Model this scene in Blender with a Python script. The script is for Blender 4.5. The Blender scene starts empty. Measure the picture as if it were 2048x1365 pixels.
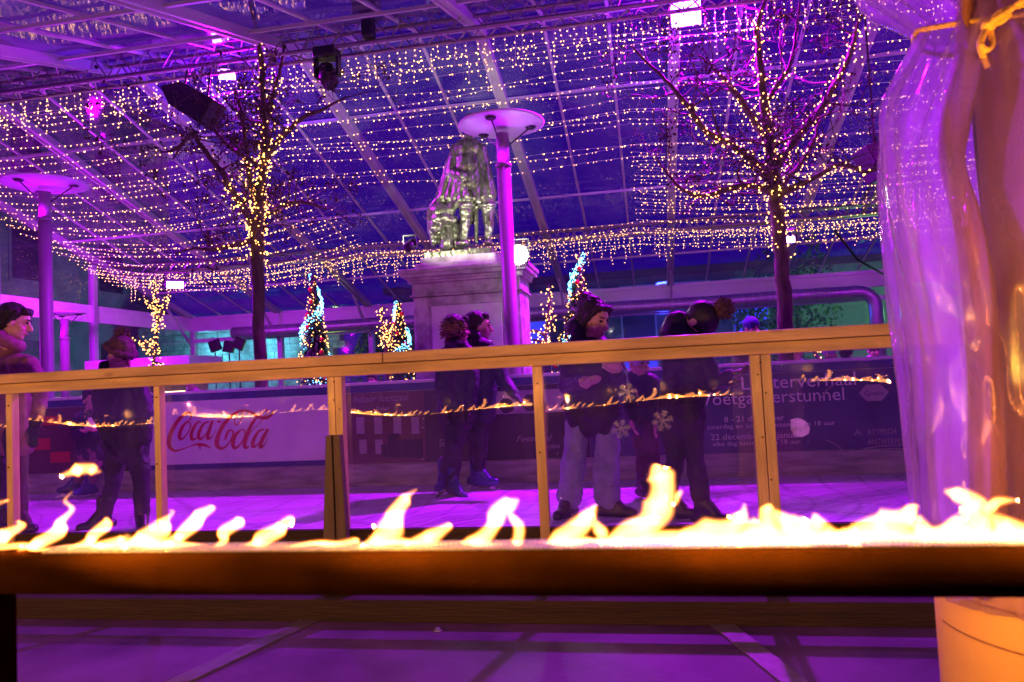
import bpy, bmesh, math, random
from mathutils import Vector, Matrix, Euler
from math import sin, cos, pi, radians, sqrt
random.seed(11)
C = bpy.data.collections.new("scene"); bpy.context.scene.collection.children.link(C)
sc = bpy.context.scene

# ------------------------------------------------------------------ camera, sky, exposure, lamps
EYE = 1.0
cam_d = bpy.data.cameras.new("camera"); cam = bpy.data.objects.new("camera", cam_d); C.objects.link(cam)
cam_d.sensor_width = 36; cam_d.lens = 1500 / 2048 * 36; cam_d.clip_end = 500; cam_d.clip_start = 0.05
CR = Matrix.Rotation(radians(10.4), 3, 'Z') @ Matrix.Rotation(radians(93.1), 3, 'X') @ Matrix.Rotation(radians(-2.8), 3, 'Z')
cam.matrix_world = Matrix.Translation((0, 0, EYE)) @ CR.to_4x4()
sc.camera = cam
cam_d.dof.use_dof = True; cam_d.dof.focus_distance = 6.5; cam_d.dof.aperture_fstop = 6.3

w = bpy.data.worlds.new("World"); sc.world = w; w.use_nodes = True
nt = w.node_tree; nt.nodes.clear()
o_ = nt.nodes.new("ShaderNodeOutputWorld"); b_ = nt.nodes.new("ShaderNodeBackground")
sky = nt.nodes.new("ShaderNodeTexSky"); sky.sky_type = 'NISHITA'; sky.sun_disc = False
sky.sun_elevation = radians(-5); sky.sun_rotation = radians(150)
mx = nt.nodes.new("ShaderNodeMix"); mx.data_type = 'RGBA'; mx.blend_type = 'ADD'; mx.inputs[0].default_value = 1
mx.inputs[7].default_value = (0.16, 0.002, 2.2, 1)      # city night glow
nt.links.new(sky.outputs[0], mx.inputs[6]); nt.links.new(mx.outputs[2], b_.inputs[0])
b_.inputs[1].default_value = 0.1
nt.links.new(b_.outputs[0], o_.inputs[0])

sc.view_settings.view_transform = 'Standard'; sc.view_settings.look = 'None'
sc.view_settings.exposure = 0.0; sc.view_settings.gamma = 1
sc.cycles.use_denoising = True
sc.cycles.max_bounces = 8; sc.cycles.transparent_max_bounces = 24
sc.cycles.sample_clamp_indirect = 4

VIOLET = (0.16, 0.0, 1.0); MAGENTA = (0.58, 0.0, 1.0)
def lamp(name, loc, col, power, size=0.08, kind='POINT', target=None, angle=120, blend=0.5):
    d = bpy.data.lights.new(name, kind); d.energy = power; d.color = col
    d.shadow_soft_size = size
    if name == 'fire_light': d.cycles.use_multiple_importance_sampling = False
    o = bpy.data.objects.new(name, d); C.objects.link(o); o.location = loc
    if kind == 'SPOT':
        d.spot_size = radians(angle); d.spot_blend = blend
        o.rotation_euler = (Vector(target) - Vector(loc)).to_track_quat('-Z', 'Y').to_euler()
    return o
# purple LED floods under the truss and on the posts, plus two added for the gable beam
lamp("flood_light", (0.61, 8.42, 4.90), MAGENTA, 4300, 0.10, 'SPOT', (1.1, 5.6, 0), 150, .6)
lamp("flood_light", (0.61, 8.40, 4.90), (.30, 0, 1), 190, 0.10)
lamp("flood_light", (-5.02, 8.42, 4.88), MAGENTA, 1300, 0.10, 'SPOT', (-3.6, 5.0, 0), 150, .6)
lamp("flood_light", (-5.02, 8.40, 4.88), VIOLET, 90, 0.10)
lamp("flood_light", (-5.36, 8.35, 2.26), (0.34, 0.0, 1), 150, 0.08)
lamp("flood_light", (1.56, 8.7, 2.20), (0.36, 0.0, 1), 150, 0.06)
lamp("flood_light", (-7.6, 5.2, 3.0), MAGENTA, 90, 0.10)
lamp("flood_light", (-10.3, 8.6, 2.4), MAGENTA, 130, 0.10)
lamp("flood_light", (6.2, 7.8, 4.3), MAGENTA, 480, 0.10)
lamp("flood_light", (-9.35, 10.5, 2.95), MAGENTA, 150, 0.08)  # unseen lamp added to brighten the gable beam
lamp("flood_light", (-9.3, 10.4, 2.8), MAGENTA, 500, 0.08, 'SPOT', (-10.95, 14.2, 2.8), 100, .8)  # second added lamp, aimed along the gable beam
# white flood on the corner of the statue's pedestal
lamp("white_flood_light", (-1.28, 8.12, 2.52), (1, 0.96, 0.82), 6, 0.05)
lamp("statue_spot_light", (-1.26, 7.85, 2.40), (1, 0.97, 0.74), 170, 0.03, 'SPOT', (-2.1, 8.9, 3.3), 70)
lamp("statue_spot_light", (-2.75, 7.75, 2.62), (1, 0.97, 0.74), 80, 0.03, 'SPOT', (-2.1, 8.9, 3.2), 80)
# coloured lights on the buildings and greenery outside
lamp("cyan_wall_light", (-12.4, 19.3, 2.2), (0.12, 0.72, 1.0), 110, 0.15)
lamp("cyan_wall_light", (-10.6, 19.3, 2.2), (0.12, 0.72, 1.0), 110, 0.15)
lamp("green_light", (6.2, 18.4, 2.0), (0.22, 1.0, 0.25), 330, 0.2)
lamp("blue_light", (0.4, 17.8, 2.0), (0.03, 0.05, 1.0), 200, 0.2)
lamp("green_light", (-8.3, 18.6, 1.4), (0.5, 1.0, 0.1), 40, 0.2)
# the fire itself
for k in range(19):
    fx = -5.7 + k * 0.46 if k < 11 else -0.66 + (k - 11) * 0.36
    lamp("fire_light", (fx, 0.785, 0.910), (1.0, 0.39, 0.045), 19 if k < 11 else 20, 0.03)

# ------------------------------------------------------------------ pixel of the photograph -> point of the place
def ray(x, y): return CR @ Vector(((x - 1024) / 1500, -(y - 682.5) / 1500, -1))
def atY(x, y, Y): d = ray(x, y); return Vector((0, 0, EYE)) + d * (Y / d.y)
def atZ(x, y, z): d = ray(x, y); return Vector((0, 0, EYE)) + d * ((z - EYE) / d.z)

# ------------------------------------------------------------------ objects
def tag(o, label=None, cat=None, group=None, kind=None):
    if label: o['label'] = label
    if cat: o['category'] = cat
    if group: o['group'] = group
    if kind: o['kind'] = kind
    return o
def empty(name, loc=(0, 0, 0), rz=0, label=None, cat=None, group=None):
    o = bpy.data.objects.new(name, None); C.objects.link(o); o.empty_display_size = 0.1
    o.location = loc; o.rotation_euler = (0, 0, rz)
    o['_m'] = 0; del o['_m']
    return tag(o, label, cat, group)
def minv(o):
    """inverse of the (unparented or one-level) base transform"""
    m = Matrix.Translation(o.location) @ o.rotation_euler.to_matrix().to_4x4()
    if o.parent: m = minv(o.parent).inverted() @ m
    return m.inverted()
class MB:
    def __init__(s): s.v = []; s.f = []
    def add(s, vs, fs):
        n = len(s.v); s.v += [Vector(v) for v in vs]; s.f += [tuple(i + n for i in f) for f in fs]; return s
    def box(s, a, b, rot=None, piv=None):
        x0, y0, z0 = a; x1, y1, z1 = b
        vs = [Vector(p) for p in ((x0,y0,z0),(x1,y0,z0),(x1,y1,z0),(x0,y1,z0),(x0,y0,z1),(x1,y0,z1),(x1,y1,z1),(x0,y1,z1))]
        if rot is not None:
            pv = Vector(piv) if piv is not None else (Vector(a) + Vector(b)) / 2
            vs = [rot @ (v - pv) + pv for v in vs]
        return s.add(vs, [(0,3,2,1),(4,5,6,7),(0,1,5,4),(1,2,6,5),(2,3,7,6),(3,0,4,7)])
    def beam(s, p, q, w, h, up=(0, 0, 1)):
        p, q = Vector(p), Vector(q); d = (q - p).normalized(); u = Vector(up)
        sx = d.cross(u); sx = sx.normalized() if sx.length > 1e-6 else Vector((1,0,0)); uz = sx.cross(d)
        vs = []
        for c in (p, q):
            for i, j in ((-1,-1),(1,-1),(1,1),(-1,1)): vs.append(c + sx*(w/2*i) + uz*(h/2*j))
        return s.add(vs, [(0,1,2,3),(7,6,5,4),(0,4,5,1),(1,5,6,2),(2,6,7,3),(3,7,4,0)])
    def tube(s, pts, r, n=8, cap=True):
        pts = [Vector(p) for p in pts]; m = len(pts)
        rs = r if isinstance(r, (list, tuple)) else [r] * m
        vs, fs = [], []; ref = None
        for i in range(m):
            d = (pts[min(i+1, m-1)] - pts[max(i-1, 0)])
            d = d.normalized() if d.length > 1e-9 else Vector((0,0,1))
            if ref is None: ref = Vector((0,0,1)) if abs(d.z) < .9 else Vector((1,0,0))
            a = ref - d * ref.dot(d)
            if a.length < 1e-5: a = Vector((0,1,0)) - d * d.y
            a.normalize(); ref = a; b = d.cross(a)
            for k in range(n):
                t = 2*pi*k/n; vs.append(pts[i] + (a*cos(t) + b*sin(t)) * rs[i])
        for i in range(m-1):
            for k in range(n):
                fs.append((i*n+k, i*n+(k+1)%n, (i+1)*n+(k+1)%n, (i+1)*n+k))
        if cap: fs.append(tuple(range(n-1, -1, -1))); fs.append(tuple((m-1)*n+k for k in range(n)))
        return s.add(vs, fs)
    def lathe(s, c, prof, n=24, fold=None):
        c = Vector(c); vs, fs = [], []
        for r, z in prof:
            for k in range(n):
                t = 2*pi*k/n; rr = r if fold is None else r * fold(t, z)
                vs.append(c + Vector((rr*cos(t), rr*sin(t), z)))
        for i in range(len(prof)-1):
            for k in range(n): fs.append((i*n+k, i*n+(k+1)%n, (i+1)*n+(k+1)%n, (i+1)*n+k))
        if prof[0][0] > 1e-4: fs.append(tuple(range(n-1,-1,-1)))
        if prof[-1][0] > 1e-4: fs.append(tuple((len(prof)-1)*n+k for k in range(n)))
        return s.add(vs, fs)
    def ell(s, c, r, rot=None, nu=14, nv=9):
        c = Vector(c); r = (r, r, r) if not isinstance(r, (tuple, list)) else r
        vs = []; fs = []
        def P(x, y, z):
            v = Vector((x*r[0], y*r[1], z*r[2])); return c + (rot @ v if rot is not None else v)
        vs.append(P(0,0,-1))
        for i in range(1, nv):
            ph = -pi/2 + pi*i/nv
            for k in range(nu): t = 2*pi*k/nu; vs.append(P(cos(ph)*cos(t), cos(ph)*sin(t), sin(ph)))
        vs.append(P(0,0,1)); top = len(vs)-1
        for k in range(nu): fs.append((0, 1+(k+1)%nu, 1+k)); fs.append((top, 1+(nv-2)*nu+k, 1+(nv-2)*nu+(k+1)%nu))
        for i in range(nv-2):
            for k in range(nu): fs.append((1+i*nu+k, 1+i*nu+(k+1)%nu, 1+(i+1)*nu+(k+1)%nu, 1+(i+1)*nu+k))
        return s.add(vs, fs)
    def cap(s, p, q, r1, r2=None, n=12):
        """closed tapered capsule"""
        r2 = r1 if r2 is None else r2; p, q = Vector(p), Vector(q); d = q - p; L = d.length
        d = d / L if L > 1e-9 else Vector((0,0,1))
        pts, rs = [], []
        for a in (-80, -55, -28): pts.append(p + d * (r1*sin(radians(a)))); rs.append(r1*cos(radians(a)))
        pts.append(p); rs.append(r1); pts.append(q); rs.append(r2)
        for a in (28, 55, 80): pts.append(q + d * (r2*sin(radians(a)))); rs.append(r2*cos(radians(a)))
        return s.tube(pts, rs, n)
    def chain(s, pts, rs):
        for i in range(len(pts)-1): s.cap(pts[i], pts[i+1], rs[i], rs[i+1])
        return s
    def bulb(s, p, r=.009, L=.02, tilt=.25):
        d = Vector((random.gauss(0, tilt), random.gauss(0, tilt), -1)).normalized(); p = Vector(p)
        a = d.orthogonal().normalized(); b = d.cross(a); m = p + d*L*.6
        return s.add([p, m+a*r, m+b*r, m-a*r, m-b*r, p+d*L*1.4],
                     [(0,1,2),(0,2,3),(0,3,4),(0,4,1),(5,2,1),(5,3,2),(5,4,3),(5,1,4)])
    def prism(s, poly, d0, d1, fn):
        """poly: 2-D points; fn(u,v,d)->3-D"""
        n = len(poly)
        vs = [fn(u, v, d0) for u, v in poly] + [fn(u, v, d1) for u, v in poly]
        fs = [tuple(range(n-1,-1,-1)), tuple(range(n, 2*n))] + [(i, (i+1)%n, n+(i+1)%n, n+i) for i in range(n)]
        return s.add(vs, fs)
    def obj(s, name, mat, parent=None, smooth=False, bevel=0, remesh=0, relax=0, **kw):
        vs = s.v
        if parent is not None:
            M = minv(parent); vs = [M @ v for v in vs]
        loc = Vector((0,0,0))
        if parent is None and vs:   # origin at the base of the thing
            lo = [min(v[i] for v in vs) for i in range(3)]; hi = [max(v[i] for v in vs) for i in range(3)]
            loc = Vector(((lo[0]+hi[0])/2, (lo[1]+hi[1])/2, lo[2])); vs = [v - loc for v in vs]
        me = bpy.data.meshes.new(name); me.from_pydata([tuple(v) for v in vs], [], s.f); me.update()
        if mat: me.materials.append(mat)
        o = bpy.data.objects.new(name, me); C.objects.link(o); o.location = loc
        if parent is not None: o.parent = parent
        if remesh:
            m = o.modifiers.new("Remesh", 'REMESH'); m.mode = 'VOXEL'; m.voxel_size = remesh; m.use_smooth_shade = True
            if relax: k = o.modifiers.new("Smooth", 'SMOOTH'); k.iterations = relax; k.factor = .5
        elif smooth:
            me.polygons.foreach_set('use_smooth', [True]*len(me.polygons))
        if bevel:
            m = o.modifiers.new("Bevel", 'BEVEL'); m.width = bevel; m.segments = 2; m.limit_method = 'ANGLE'
        return tag(o, **kw)
def rough_up(o, strength, scale, depth=2):
    """wrinkle / tousle a remeshed surface with a procedural clouds texture"""
    t = bpy.data.textures.get('clouds%g' % scale) or bpy.data.textures.new('clouds%g' % scale, 'CLOUDS')
    t.noise_scale = scale; t.noise_depth = depth
    m = o.modifiers.new("Displace", 'DISPLACE'); m.texture = t; m.strength = strength; m.mid_level = .5; m.texture_coords = 'LOCAL'
    return o
def copy_tree(o, parent=None):
    c = o.copy(); C.objects.link(c); c.parent = parent
    for ch in [x for x in C.objects if x.parent == o]: copy_tree(ch, c)
    return c
def catmull(pts, k=6):
    out = []; n = len(pts)
    for i in range(n-1):
        p0, p1, p2, p3 = pts[max(i-1,0)], pts[i], pts[i+1], pts[min(i+2,n-1)]
        for j in range(k):
            t = j/k
            out.append(tuple(.5*((2*b)+(c-a)*t+(2*a-5*b+4*c-d)*t*t+(-a+3*b-3*c+d)*t**3) for a,b,c,d in zip(p0,p1,p2,p3)))
    out.append(tuple(pts[-1])); return out

# ------------------------------------------------------------------ materials
def pm(name, col, rough=.5, metal=0, var=.15, scale=8, bump=0, bscale=40, stretch=(1,1,1), coat=0, spec=.5, col2=None, trans=0):
    m = bpy.data.materials.new(name); m.use_nodes = True; t = m.node_tree; p = t.nodes["Principled BSDF"]
    tc = t.nodes.new("ShaderNodeTexCoord"); mp = t.nodes.new("ShaderNodeMapping"); mp.inputs['Scale'].default_value = stretch
    t.links.new(tc.outputs['Object'], mp.inputs[0])
    n = t.nodes.new("ShaderNodeTexNoise"); n.inputs['Scale'].default_value = scale; n.inputs['Detail'].default_value = 6
    t.links.new(mp.outputs[0], n.inputs[0])
    r = t.nodes.new("ShaderNodeValToRGB"); r.color_ramp.elements[0].position = .3; r.color_ramp.elements[1].position = .72
    c2 = col2 if col2 else tuple(min(1, c*(1+var)) for c in col)
    c1 = tuple(c*(1-var) for c in col)
    r.color_ramp.elements[0].color = (*c1, 1); r.color_ramp.elements[1].color = (*c2, 1)
    t.links.new(n.outputs[0], r.inputs[0]); t.links.new(r.outputs[0], p.inputs['Base Color'])
    p.inputs['Roughness'].default_value = rough; p.inputs['Metallic'].default_value = metal
    p.inputs['Specular IOR Level'].default_value = spec; p.inputs['Coat Weight'].default_value = coat
    if coat: p.inputs['Coat Roughness'].default_value = .2
    if bump:
        n2 = t.nodes.new("ShaderNodeTexNoise"); n2.inputs['Scale'].default_value = bscale; n2.inputs['Detail'].default_value = 5
        t.links.new(mp.outputs[0], n2.inputs[0]); b = t.nodes.new("ShaderNodeBump"); b.inputs['Strength'].default_value = bump
        b.inputs['Distance'].default_value = .02
        t.links.new(n2.outputs[0], b.inputs['Height']); t.links.new(b.outputs[0], p.inputs['Normal'])
    return m
def knots(m, stretch):
    t = m.node_tree; p = t.nodes["Principled BSDF"]; prev = p.inputs['Base Color'].links[0].from_socket
    tc = t.nodes.new("ShaderNodeTexCoord"); mp = t.nodes.new("ShaderNodeMapping"); mp.inputs['Scale'].default_value = stretch; t.links.new(tc.outputs['Object'], mp.inputs[0])
    v = t.nodes.new("ShaderNodeTexVoronoi"); v.inputs['Scale'].default_value = 2.2; t.links.new(mp.outputs[0], v.inputs['Vector'])
    mr = t.nodes.new("ShaderNodeMapRange"); mr.inputs[1].default_value = .03; mr.inputs[2].default_value = .10; mr.inputs[3].default_value = .8; mr.inputs[4].default_value = 0
    t.links.new(v.outputs['Distance'], mr.inputs[0])
    n = t.nodes.new("ShaderNodeTexNoise"); n.inputs['Scale'].default_value = 1.3; n.inputs['Detail'].default_value = 8; t.links.new(mp.outputs[0], n.inputs[0])
    m2 = t.nodes.new("ShaderNodeMapRange"); m2.inputs[1].default_value = .5; m2.inputs[2].default_value = .75; m2.inputs[4].default_value = .55; t.links.new(n.outputs[0], m2.inputs[0])
    ad = t.nodes.new("ShaderNodeMath"); ad.operation = 'MAXIMUM'; t.links.new(mr.outputs[0], ad.inputs[0]); t.links.new(m2.outputs[0], ad.inputs[1])
    mxx = t.nodes.new("ShaderNodeMix"); mxx.data_type = 'RGBA'; mxx.inputs[7].default_value = (.13,.06,.03,1)
    t.links.new(ad.outputs[0], mxx.inputs[0]); t.links.new(prev, mxx.inputs[6]); t.links.new(mxx.outputs[2], p.inputs['Base Color'])
def em(name, col, strength, sample=False):
    m = bpy.data.materials.new(name); m.use_nodes = True; t = m.node_tree; p = t.nodes["Principled BSDF"]
    p.inputs['Base Color'].default_value = (*col, 1); p.inputs['Emission Color'].default_value = (*col, 1)
    p.inputs['Emission Strength'].default_value = strength
    if not sample: m.cycles.emission_sampling = 'NONE'
    return m
def clear(name, tint, diff, diffcol, rough=.03, nscale=3, bump=0, bscale=8, ior=1.5, stretch=(1,1,1), fwd=.5, crease=False):
    """thin clear sheet: see-through + fresnel gloss + a little milky scatter"""
    m = bpy.data.materials.new(name); m.use_nodes = True; t = m.node_tree; t.nodes.remove(t.nodes["Principled BSDF"])
    out = t.nodes["Material Output"]
    tr = t.nodes.new("ShaderNodeBsdfTransparent"); tr.inputs[0].default_value = (*tint, 1)
    df = t.nodes.new("ShaderNodeBsdfDiffuse"); df.inputs[0].default_value = (*diffcol, 1)
    tl = t.nodes.new("ShaderNodeBsdfTranslucent"); tl.inputs[0].default_value = (*diffcol, 1)
    gl = t.nodes.new("ShaderNodeBsdfGlossy"); gl.inputs['Roughness'].default_value = rough
    fr = t.nodes.new("ShaderNodeFresnel")
    ge = t.nodes.new("ShaderNodeNewGeometry"); io = t.nodes.new("ShaderNodeMapRange")   # a thin sheet gleams alike from both sides
    io.inputs[3].default_value = ior; io.inputs[4].default_value = 1/ior
    t.links.new(ge.outputs['Backfacing'], io.inputs[0]); t.links.new(io.outputs[0], fr.inputs[0])
    md = t.nodes.new("ShaderNodeMixShader"); md.inputs[0].default_value = fwd
    t.links.new(df.outputs[0], md.inputs[1]); t.links.new(tl.outputs[0], md.inputs[2])
    tc = t.nodes.new("ShaderNodeTexCoord"); mp = t.nodes.new("ShaderNodeMapping"); mp.inputs['Scale'].default_value = stretch
    t.links.new(tc.outputs['Object'], mp.inputs[0])
    n = t.nodes.new("ShaderNodeTexNoise"); n.inputs['Scale'].default_value = nscale; n.inputs['Detail'].default_value = 7
    t.links.new(mp.outputs[0], n.inputs[0])
    mr = t.nodes.new("ShaderNodeMapRange"); mr.inputs[1].default_value = .3; mr.inputs[2].default_value = .75
    mr.inputs[3].default_value = diff*.35; mr.inputs[4].default_value = diff*1.7
    t.links.new(n.outputs[0], mr.inputs[0])
    m1 = t.nodes.new("ShaderNodeMixShader"); t.links.new(mr.outputs[0], m1.inputs[0])
    t.links.new(tr.outputs[0], m1.inputs[1]); t.links.new(md.outputs[0], m1.inputs[2])
    m2 = t.nodes.new("ShaderNodeMixShader"); t.links.new(fr.outputs[0], m2.inputs[0])
    t.links.new(m1.outputs[0], m2.inputs[1]); t.links.new(gl.outputs[0], m2.inputs[2])
    if bump:
        n2 = t.nodes.new("ShaderNodeTexNoise"); n2.inputs['Scale'].default_value = bscale; n2.inputs['Detail'].default_value = 4
        if crease: n2.noise_type = 'RIDGED_MULTIFRACTAL'; n2.inputs['Detail'].default_value = 5
        t.links.new(mp.outputs[0], n2.inputs[0]); b = t.nodes.new("ShaderNodeBump"); b.inputs['Strength'].default_value = bump
        b.inputs['Distance'].default_value = .03; t.links.new(n2.outputs[0], b.inputs['Height'])
        for x in (gl, fr, df): t.links.new(b.outputs[0], x.inputs['Normal'])
    t.links.new(m2.outputs[0], out.inputs[0])
    return m
M = {}
M['wood'] = pm('pine_wood', (.52,.38,.19), .42, var=.28, scale=5, bump=.25, bscale=22, stretch=(.6,6,6), spec=.5)
M['woodv'] = pm('pine_stud', (.52,.38,.19), .35, var=.28, scale=5, bump=.2, bscale=22, stretch=(6,6,.6), spec=.6)
knots(M['wood'], (1,2.5,2.5)); knots(M['woodv'], (2.5,2.5,1))
M['darkwood'] = pm('stained_wood', (.09,.065,.045), .6, var=.35, scale=5, bump=.4, bscale=20, stretch=(6,6,.6))
M['sill'] = pm('weathered_board', (.026,.013,.009), .8, var=.4, scale=4, bump=.5, bscale=18, stretch=(.5,6,6))
M['screw'] = pm('screw_head', (.05,.045,.04), .4, .8)
M['floor'] = pm('floor_board', (.10,.045,.15), .55, var=.55, scale=2.2, bump=.12, bscale=60, spec=.2)  # grey boards; violet in the colour stands in for the purple light
M['joint'] = pm('aluminium_strip', (.13,.11,.15), .5, .2, var=.25, scale=20)
M['ground'] = pm('paving', (.12,.11,.11), .8, var=.3, scale=3, bump=.3)
M['iron'] = pm('burner_steel', (.0085,.003,.0006), .95, 0, var=.25, scale=14, bump=.05, bscale=160, spec=.0)
M['grille'] = pm('burner_mesh', (.07,.068,.075), .6, .3, var=.5, scale=220)
M['white'] = pm('white_board', (.70,.68,.70), .42, var=.10, scale=3, bump=.35, bscale=4)
M['cap'] = pm('white_cap', (.62,.60,.62), .4, var=.1)
M['blue'] = pm('blue_strip', (.02,.025,.16), .45, var=.2)
M['kick'] = pm('scuffed_kickplate', (.34,.32,.30), .6, var=.45, scale=6, stretch=(.5,1,3), bump=.2)
M['stone'] = pm('grey_limestone', (.30,.28,.26), .85, var=.45, scale=6, bump=.35, bscale=30, col2=(.50,.48,.44))
M['panel'] = pm('pale_stone_panel', (.52,.50,.48), .7, var=.12, scale=7, bump=.15, bscale=40)
M['bronze'] = pm('patinated_bronze', (.12,.125,.06), .28, .75, var=.65, scale=9, bump=.9, bscale=11, stretch=(2.2,2.2,.7), col2=(.30,.33,.23))
M['alu'] = pm('tent_aluminium', (.48,.48,.50), .42, .25, var=.12, scale=2)
M['alu2'] = pm('truss_aluminium', (.24,.22,.24), .4, .6, var=.12)
M['black'] = pm('black_housing', (.012,.012,.014), .45, var=.3)
M['disc'] = pm('lamp_reflector', (.50,.47,.50), .6, var=.10, scale=5)
M['pole'] = pm('pale_lamp_post', (.18,.165,.165), .5, var=.15, scale=4, stretch=(2,2,.4), bump=.05)
M['bark'] = pm('bark', (.075,.052,.042), .85, var=.4, scale=12, bump=.8, bscale=30, stretch=(2,2,.5))
M['leaf'] = pm('dead_leaves', (.035,.02,.012), .8, var=.4, scale=20)
M['needle'] = pm('fir_needles', (.03,.065,.028), .7, var=.4, scale=10)
M['red'] = pm('red_ornament', (.6,.015,.03), .15, .3, var=.05)
M['duct'] = pm('foil_duct', (.45,.43,.47), .35, .6, var=.15, scale=6, bump=.3, bscale=14, stretch=(3,.3,.3))
M['wire'] = pm('string_wire', (.62,.60,.58), .4, var=.1)
M['dwire'] = pm('dark_cable', (.012,.012,.012), .6, var=.1)
M['warm'] = em('warm_bulb', (1, .50, .13), 9)
M['warm2'] = em('warm_bulb_dim', (1, .43, .09), 9)
M['cold'] = em('cold_bulb', (.16, .62, 1), 7)
M['led'] = em('violet_led_face', (.58, .28, 1), 14)
M['ledw'] = em('white_led_face', (1, .98, .92), 160)
M['lampwarm'] = em('lit_strip', (1, .68, .3), 9)
M['sign'] = em('lit_sign', (.35, .9, 1), 6)
M['brick'] = pm('rubble_stone', (.30,.28,.25), .9, var=.5, scale=5, bump=1, bscale=7)
M['plaster'] = pm('plaster_wall', (.20,.19,.18), .9, var=.25, scale=2)
M['foliage'] = pm('hedge_leaf', (.05,.085,.035), .7, var=.5, scale=5)
M['skin'] = pm('skin', (.55,.33,.25), .5, var=.06, scale=6)
M['eye'] = pm('dark_eye', (.02,.012,.01), .2)
M['lip'] = pm('lips', (.38,.14,.13), .45)
M['hair'] = pm('dark_hair', (.015,.010,.009), .5, var=.5, scale=30, bump=.6, bscale=60, stretch=(4,4,1))
M['hairb'] = pm('brown_fur', (.17,.085,.06), .8, var=.5, scale=30, bump=1, bscale=45)
M['fur'] = pm('mauve_fur', (.10,.05,.065), .9, var=.5, scale=25, bump=1, bscale=40)
M['coat'] = pm('dark_coat', (.011,.009,.015), .6, var=.4, scale=9, bump=.5, bscale=14)
M['navy'] = pm('navy_coat', (.012,.013,.03), .6, var=.4, scale=9, bump=.5, bscale=14)
M['mauve'] = pm('mauve_hoodie', (.22,.085,.125), .8, var=.3, scale=9, bump=.4, bscale=18)
M['jeans'] = pm('pale_jeans', (.23,.25,.36), .8, var=.25, scale=12, bump=.3, bscale=18)
M['trous'] = pm('dark_trousers', (.013,.012,.018), .75, var=.4, scale=9, bump=.4, bscale=16)
M['wine'] = pm('wine_trousers', (.06,.015,.03), .75, var=.3, scale=9, bump=.3)
M['boot'] = pm('black_skate', (.012,.011,.013), .35, var=.3, bump=.2)
M['bluskate'] = pm('blue_rental_skate', (.025,.03,.16), .35, var=.3, bump=.2)
M['steel'] = pm('skate_blade', (.6,.6,.62), .25, .9)
M['beige'] = pm('beige_mitten', (.50,.38,.24), .8)
M['bluehat'] = pm('blue_knit', (.03,.04,.22), .9, var=.3, scale=40, bump=.5)
M['violet'] = pm('lilac_cloth', (.45,.30,.55), .8, var=.2)
M['letter'] = pm('pale_lettering', (.62,.60,.62), .6, var=.05)
M['letterd'] = pm('faded_lettering', (.30,.26,.28), .6, var=.05)
M['cola'] = pm('red_lettering', (.48,.012,.035), .5, var=.05)
M['purpleban'] = pm('indigo_banner', (.035,.03,.13), .42, var=.3, scale=3, bump=.5, bscale=4)
M['wineban'] = pm('wine_banner', (.10,.025,.045), .42, var=.3, scale=3, bump=.5, bscale=6)
M['darkban'] = pm('dark_banner', (.022,.012,.022), .5, var=.35, scale=3, bump=.1, bscale=6)
M['rope'] = pm('yellow_rope', (.68,.42,.06), .6, var=.25, scale=60, bump=.5, bscale=120)
M['paper'] = pm('kraft_wrap', (.38,.22,.075), .55, var=.12, scale=4, bump=.1)
M['plum'] = pm('plum_drape', (.03,.012,.022), .7, var=.4, scale=3, bump=.3, bscale=6, stretch=(2,2,.4))
M['amber'] = pm('amber_cloth', (.15,.06,.02), .8, var=.6, scale=9, bump=.4, bscale=9, stretch=(2,2,.5))
M['brown'] = pm('brown_drape', (.15,.06,.035), .7, var=.4, scale=3, bump=.3, bscale=6, stretch=(2,2,.4))
M['cup'] = pm('paper_cup', (.75,.74,.70), .5)
M['acryl'] = clear('scratched_acrylic', (.86,.84,.9), .028, (.75,.7,.85), .008, 5, ior=1.85, stretch=(.6,1,1))
M['skin_tent'] = clear('clear_pvc_roof', (.72,.70,.95), 0.22, (.75,.72,.8), .06, 1.4, .15, 1.2)
M['plastic'] = clear('crumpled_plastic', (.84,.82,.88), .40, (.66,.46,.86), .035, 4, .75, 8, stretch=(2,2,.8), fwd=.88, crease=True)  # film is clear; its violet scatter colour paints in the purple light

def ice_mat():
    m = pm('ice', (.58,.58,.64), .30, var=.36, scale=2.0, bump=.15, bscale=16, stretch=(.5,1.4,1), spec=.5)
    t = m.node_tree; p = t.nodes["Principled BSDF"]; base = p.inputs['Base Color'].links[0].from_socket; prev = base
    tc = t.nodes.new("ShaderNodeTexCoord")
    for k, (scl, rotz, dist, thr) in enumerate(((1.1,.2,16,.93),(1.7,1.3,22,.95),(.8,2.2,30,.94),(2.6,.7,12,.955))):
        mp = t.nodes.new("ShaderNodeMapping"); mp.inputs['Rotation'].default_value = (0,0,rotz); mp.inputs['Location'].default_value = (k*3.1,k,0)
        wv = t.nodes.new("ShaderNodeTexWave"); wv.inputs['Scale'].default_value = scl; wv.inputs['Distortion'].default_value = dist; wv.inputs['Detail'].default_value = 1; wv.inputs['Detail Scale'].default_value = .35
        gt = t.nodes.new("ShaderNodeMapRange"); gt.inputs[1].default_value = thr; gt.inputs[2].default_value = 1; gt.inputs[4].default_value = .85
        mxx = t.nodes.new("ShaderNodeMix"); mxx.data_type = 'RGBA'; mxx.inputs[7].default_value = (.92,.92,.95,1) if k % 2 else (.34,.34,.40,1)
        t.links.new(tc.outputs['Object'], mp.inputs[0]); t.links.new(mp.outputs[0], wv.inputs[0]); t.links.new(wv.outputs['Fac'], gt.inputs[0])
        t.links.new(gt.outputs[0], mxx.inputs[0]); t.links.new(prev, mxx.inputs[6]); prev = mxx.outputs[2]
    t.links.new(prev, p.inputs['Base Color'])
    return m
M['ice'] = ice_mat()

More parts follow.
